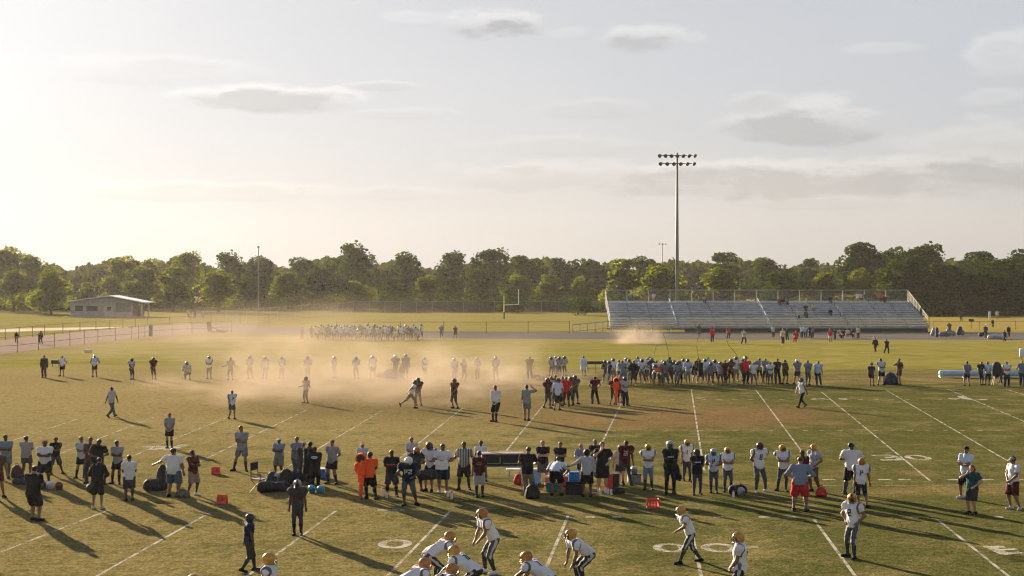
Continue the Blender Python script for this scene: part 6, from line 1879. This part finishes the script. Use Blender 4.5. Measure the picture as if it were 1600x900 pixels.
# orange padded down markers
def down_marker(px, py, yt, label):
    p = G(px, py); root = empty('down_marker', p); tag(root, label, 'down marker', 'orange down markers')
    H = min(2.1, (py - yt) / (py - YH) * CH)
    fab = make_mat('orange_fabric', (.80, .10, .025), .8, vary=.25, scale=8, bump=.6, bscale=18)
    MB().tube([(0, 0, 0), (0, 0, H * .9)], .025, 8).build('pole', m_strap, root)
    sdf_mesh('fabric', [rc((-.02, 0, .10), (.03, 0, H * .60), .045, .125, .05), rc((.03, 0, H * .60), (.02, 0, H * .82), .125, .15, .05), rc((-.06, .02, H * .42), (-.17, .02, H * .74), .03, .09, .04)], .025, fab, root, .02)
    MB().tube([(.0, -.10, H * .90), (.0, .10, H * .90)], .19, 20).build('target_disc', fab, root)
    MB().tube([(.0, -.135, H * .90), (.0, .12, H * .90)], .14, 20).build('disc_centre', m_black, root)
down_marker(564, 781, 709, 'orange padded down marker with dark round head beside the orange shirt')
down_marker(963, 633, 590, 'orange padded down marker in the knot before the big crowd')

# ---- far gear
p = G(1467, 590)
root = empty('long_pad', p); tag(root, 'long pale blue padded roll on low legs at the right end of the far row', 'pad')
L = 150 / F * p.y
MB().tube([(0, 0, .38), (.06, 0, .38), (.12, 0, .38), (L, 0, .38), (L + .06, 0, .38)], [.10, .2, .24, .24, .12], 14).build('pad_roll', m_pad, root, True)
MB().rbox((L / 2, 0, .12), (L, .4, .06), .02).build('base_rail', m_white, root)
for k in range(5): MB().box((.15 + (L - .3) * k / 4, 0, .05), (.08, .5, .10)).build('leg', galv, root)
root = empty('barrel', G(1557, 601)); tag(root, 'big round black drum on a thin stand at the right end', 'drum')
sdf_mesh('drum_body', [elp((0, 0, 1.15), I3, (.42, .42, .62), .05)], .05, m_black, root)
for k in range(4):
    a = k * 1.57 + .7
    MB().tube([(.2 * math.cos(a), .2 * math.sin(a), .7), (.4 * math.cos(a), .4 * math.sin(a), 0)], .025, 6).build('leg', galv, root)
backpack(1391, 601, 1.0, .95, m_navy, 'big navy bag between the white shirted player and the brown one')
root = empty('padded_post', G(1598, 601)); tag(root, 'tall post with white padded top at the right edge', 'post')
MB().tube([(0, .25, 0), (0, .25, 2.75)], .05, 8).build('pole', make_mat('tan_post', (.3, .21, .12), .8), root)
MB().tube([(0, .25, 2.1), (0, .25, 2.14), (0, .25, 2.72), (0, .25, 2.76)], [.1, .17, .17, .1], 12).build('pad', m_white, root, True)
def flex(px, py, pts, label):
    p = G(px, py)
    root = empty('flexible_pole', p); tag(root, label, 'pole', 'thin dark poles in the big crowd')
    P_ = [Vector(((x - 800) / F * p.y, p.y, ZAT(y, p.y))) - p for x, y in pts]
    P_ = [Vector((P_[0].x, 0, 0))] + [Vector((q.x, .1 * i, q.z)) for i, q in enumerate(P_)]
    MB().tube(P_, .016, 6).build('pole', steel_dark, root)
    MB().ball(P_[-1], .03).build('tip', m_black, root)
flex(1020, 600, [(1021, 562), (1023, 550), (1026, 539)], 'shortest thin dark pole slanting up from the big crowd')
flex(1046, 600, [(1045, 565), (1044, 548), (1041, 534), (1037, 522)], 'thin dark pole bending left above the big crowd below the dust puff')
flex(1092, 600, [(1092, 562), (1090, 549), (1089, 540), (1091, 529)], 'thin wavy dark pole above the two black coats')
flex(1154, 600, [(1154, 560), (1148, 550), (1139, 540), (1135, 526)], 'thin dark pole curving left above the maroon player')
def dummy(px, py, L, r, mat, rot, lean, label):
    root = empty('tackling_dummy', G(px, py), R(rot)); tag(root, label, 'tackling dummy', 'tackling gear by the track')
    a, b2 = V3(0, 0, r), V3(L * math.cos(lean), 0, r + L * math.sin(lean))
    sdf_mesh('bag', [rc(a, b2, r, r * .9, .05, FLOOR_CUT)], .07, mat, root, .01)
    MB().tube([b2 * .5 + V3(0, -r * 1.0, .1), b2 * .5 + V3(.1, -r * 1.3, .3), b2 * .5 + V3(.3, -r * .9, .25)], .03, 5).build('handle', m_strap, root)
for i, (px, py, L, r, m_, rot, ln) in enumerate([(1457, 525, 1.0, .45, m_grey, 20, 1.2), (1464, 527, 1.3, .4, m_navy, 80, 1.3), (1470, 526, 1.2, .5, m_grey, 0, .2), (1478, 526, 1.0, .42, m_grey, 10, .15), (1490, 525, 1.2, .5, m_grey, 160, .5), (1498, 524, 1.0, .55, m_navy, 40, 1.1), (1504, 524, 1.1, .5, m_grey, 90, .4), (1532, 526, .9, .45, m_navy, 30, .2)]):
    dummy(px, py, L * .75, r * .68, m_, rot, ln, 'blue grey tackling bag heaped beside the track right of the bleachers')
for i, (px, py, L) in enumerate([(1546, 530, 1.2), (1555, 530, 1.5), (1564, 530, 1.4)]):
    dummy(px, py, L * .8, .3, m_silver, 15 * i, .1, 'silver covered tackling bag on the track between two dark people')
root = empty('tackling_sled', G(327, 519.5)); tag(root, 'dark tackling sled parked on the curving track', 'tackling sled')
MB().rbox((0, 0, 1.0), (.7, .4, 1.5), .1, rot=Matrix.Rotation(-.15, 3, 'Y')).build('pad', m_black, root)
MB().tube([(-.2, -.4, .1), (2.6, -.4, .1), (2.9, -.4, .35)], .07, 6).tube([(-.2, .4, .1), (2.6, .4, .1), (2.9, .4, .35)], .07, 6).box((1.8, 0, .3), (1.2, .8, .4)).build('skid_frame', rust, root)
MB().tube([(.2, 0, 1.0), (1.6, 0, .3)], .06, 6).build('strut', rust, root)
root = empty('equipment_case', G(87, 573)); tag(root, 'black flat case behind the white jersey at the left of the far row', 'case')
MB().rbox((0, 0, .45), (.75, .4, .35), .04).build('case_body', m_black, root)
for x in (-.3, .3): MB().tube([(x, 0, 0), (x, 0, .3)], .03, 6).build('leg', steel_dark, root)
for i, (px, py, r, m_, lab) in enumerate([(593, 590, .22, m_redb, 'small red brown bag lying left of the black ball on the far row'), (601, 591, .24, make_mat('bag_rust', (.2, .08, .05), .8), 'rust brown bag lying beside the black ball on the far row'), (611, 591, .42, m_black, 'round black bag lying on the far row before the navy player'), (627, 590, .24, m_black, 'slim black bag standing between two players of the far row')]):
    if i < 3: duffel(px, py, r * 3.0, r, m_, 10, lab)
    else: backpack(px, py, .5, 1.0, m_, lab)
for i, (px, py, lab) in enumerate([(846, 594, 'pale bag on the worn grass left of the knot'), (836, 591, 'small brown bag left of the pale one')]):
    duffel(px, py, .9, .15, m_redb if i else make_mat('bag_tan', (.3, .2, .13), .8), 0, lab)
root = empty('padded_post', G(236, 525.5)); tag(root, 'dark padded post in the thin fence by the track', 'post')
MB().tube([(0, -.2, 0), (0, -.2, .05), (0, -.2, 1.6), (0, -.2, 1.7)], [.2, .28, .28, .16], 10).build('pad', m_navy, root)
MB().tube([(0, -.2, 0), (0, -.2, 1.9)], .05, 6).build('pole', rust, root)
root = empty('post_sign', G(1517.5, 513)); tag(root, 'small black board on a post beyond the low railing', 'sign')
MB().tube([(0, 0, 0), (0, 0, 1.3)], .06, 6).build('post', rust, root); MB().rbox((0, -.05, 1.4), (.9, .08, .5), .05).build('board', m_black, root)
root = empty('low_crate', G(137.5, 551)); tag(root, 'small pale box lying on the verge left of the field', 'box')
MB().rbox((0, 0, .2), (.8, .5, .35), .05).build('box', make_mat('pale_box', (.45, .36, .27), .8), root); MB().rbox((0, 0, .385), (.82, .52, .03), .01).build('lid', m_white, root)
bench('white_bench', 1535, 490.5, 36, 'white bench at the foot of the right hand fence', white_metal, galv, .9)
bench('white_bench', 1492, 491, 24, 'pale short bench at the foot of the fence beside the bleachers', make_mat('pale_wood', (.5, .42, .28), .8), galv, .8)
# ================================================================== AIR
def haze():
    m = bpy.data.materials.new('haze_air'); m.use_nodes = True
    t = NT(m.node_tree)
    out = t.n('ShaderNodeOutputMaterial'); v = t.n('ShaderNodeVolumePrincipled')
    v.inputs['Color'].default_value = (0.97, 0.95, 0.92, 1)
    v.inputs['Density'].default_value = HAZE
    v.inputs['Anisotropy'].default_value = 0.40
    t.l(v.outputs[0], out.inputs['Volume'])
    mb = MB().box((0, 380, 24), (1500, 1000, 50))
    o = mb.build('haze', m); tag(o, 'thin warm evening haze over the whole field', kind='stuff')
HAZE = 0.00005
haze()

def dust_cloud(name, c, size, dens, scale, seed, lab, rot=0.0):
    m = bpy.data.materials.new('dust_air'); m.use_nodes = True
    t = NT(m.node_tree)
    out = t.n('ShaderNodeOutputMaterial'); v = t.n('ShaderNodeVolumePrincipled')
    tc = t.n('ShaderNodeTexCoord'); s = t.n('ShaderNodeSeparateXYZ')
    P = tc.outputs['Object']; t.l(P, s.inputs[0])
    hx, hy, hz = size
    mp = t.n('ShaderNodeMapping'); mp.inputs['Location'].default_value = (seed * 7.3, seed * 3.1, 0); mp.inputs['Scale'].default_value = (1.0, .7, 1.9)
    t.l(P, mp.inputs[0])
    n1 = t.noise(mp.outputs[0], scale, 3, .6)
    n2 = t.noise(mp.outputs[0], scale * .35, 1, .5)
    dx = t.math('MULTIPLY', s.outputs[0], 1 / hx); dy = t.math('MULTIPLY', s.outputs[1], 1 / hy)
    r2 = t.math('ADD', t.math('MULTIPLY', dx, dx), t.math('MULTIPLY', dy, dy))
    # plume thins with height and toward its ragged rim
    hh = t.math('MULTIPLY', s.outputs[2], 1 / hz)
    e = t.math('SUBTRACT', t.math('SUBTRACT', 1.0, r2), t.math('MULTIPLY', hh, .55))
    e = t.math('ADD', e, t.math('MULTIPLY', t.math('SUBTRACT', n2, .5), 1.9))
    f = t.math('MULTIPLY', t.smooth(e, 0.0, .9), t.smooth(n1, .40, .64, .05, 1.15))
    f = t.math('MULTIPLY', f, t.smooth(hh, 1.0, .15))
    f = t.math('MULTIPLY', f, t.smooth(r2, .98, .75))
    t.l(t.math('MULTIPLY', f, dens), v.inputs['Density'])
    v.inputs['Color'].default_value = (0.62, 0.51, 0.41, 1)
    v.inputs['Anisotropy'].default_value = 0.0
    t.l(v.outputs[0], out.inputs['Volume'])
    mb = MB()
    # low domed hull
    k = 28
    V = [(hx * math.cos(2 * math.pi * i / k), hy * math.sin(2 * math.pi * i / k), .03) for i in range(k)]
    V += [(hx * math.cos(2 * math.pi * i / k), hy * math.sin(2 * math.pi * i / k), hz) for i in range(k)]
    Fc = [tuple(range(k - 1, -1, -1)), tuple(range(k, 2 * k))] + [(i, (i + 1) % k, k + (i + 1) % k, k + i) for i in range(k)]
    mb.add(V, Fc)
    o = mb.build(name, m, loc=c)
    o.rotation_euler[2] = rot
    tag(o, lab, kind='stuff')
p = G(545, 615)
dust_cloud('dust', (p.x, p.y + 4, 0), (18, 21, 5.4), .068, .26, 1, 'tan dust drifting over the players in the middle of the field')
p = G(770, 600)
dust_cloud('dust', (p.x, p.y, 0), (8.5, 9, 2.4), .11, .40, 2, 'tan dust behind the pair standing in mid field')
p = G(1000, 537)
dust_cloud('dust', (p.x, p.y, 0), (5.5, 9, 3.4), .16, .3, 3, 'puff of dust drifting in front of the bleachers')
p = G(440, 545)
dust_cloud('dust', (p.x, p.y, 0), (30, 46, 7.5), .013, .10, 4, 'thin veil of dust over the left side of the far lawn')
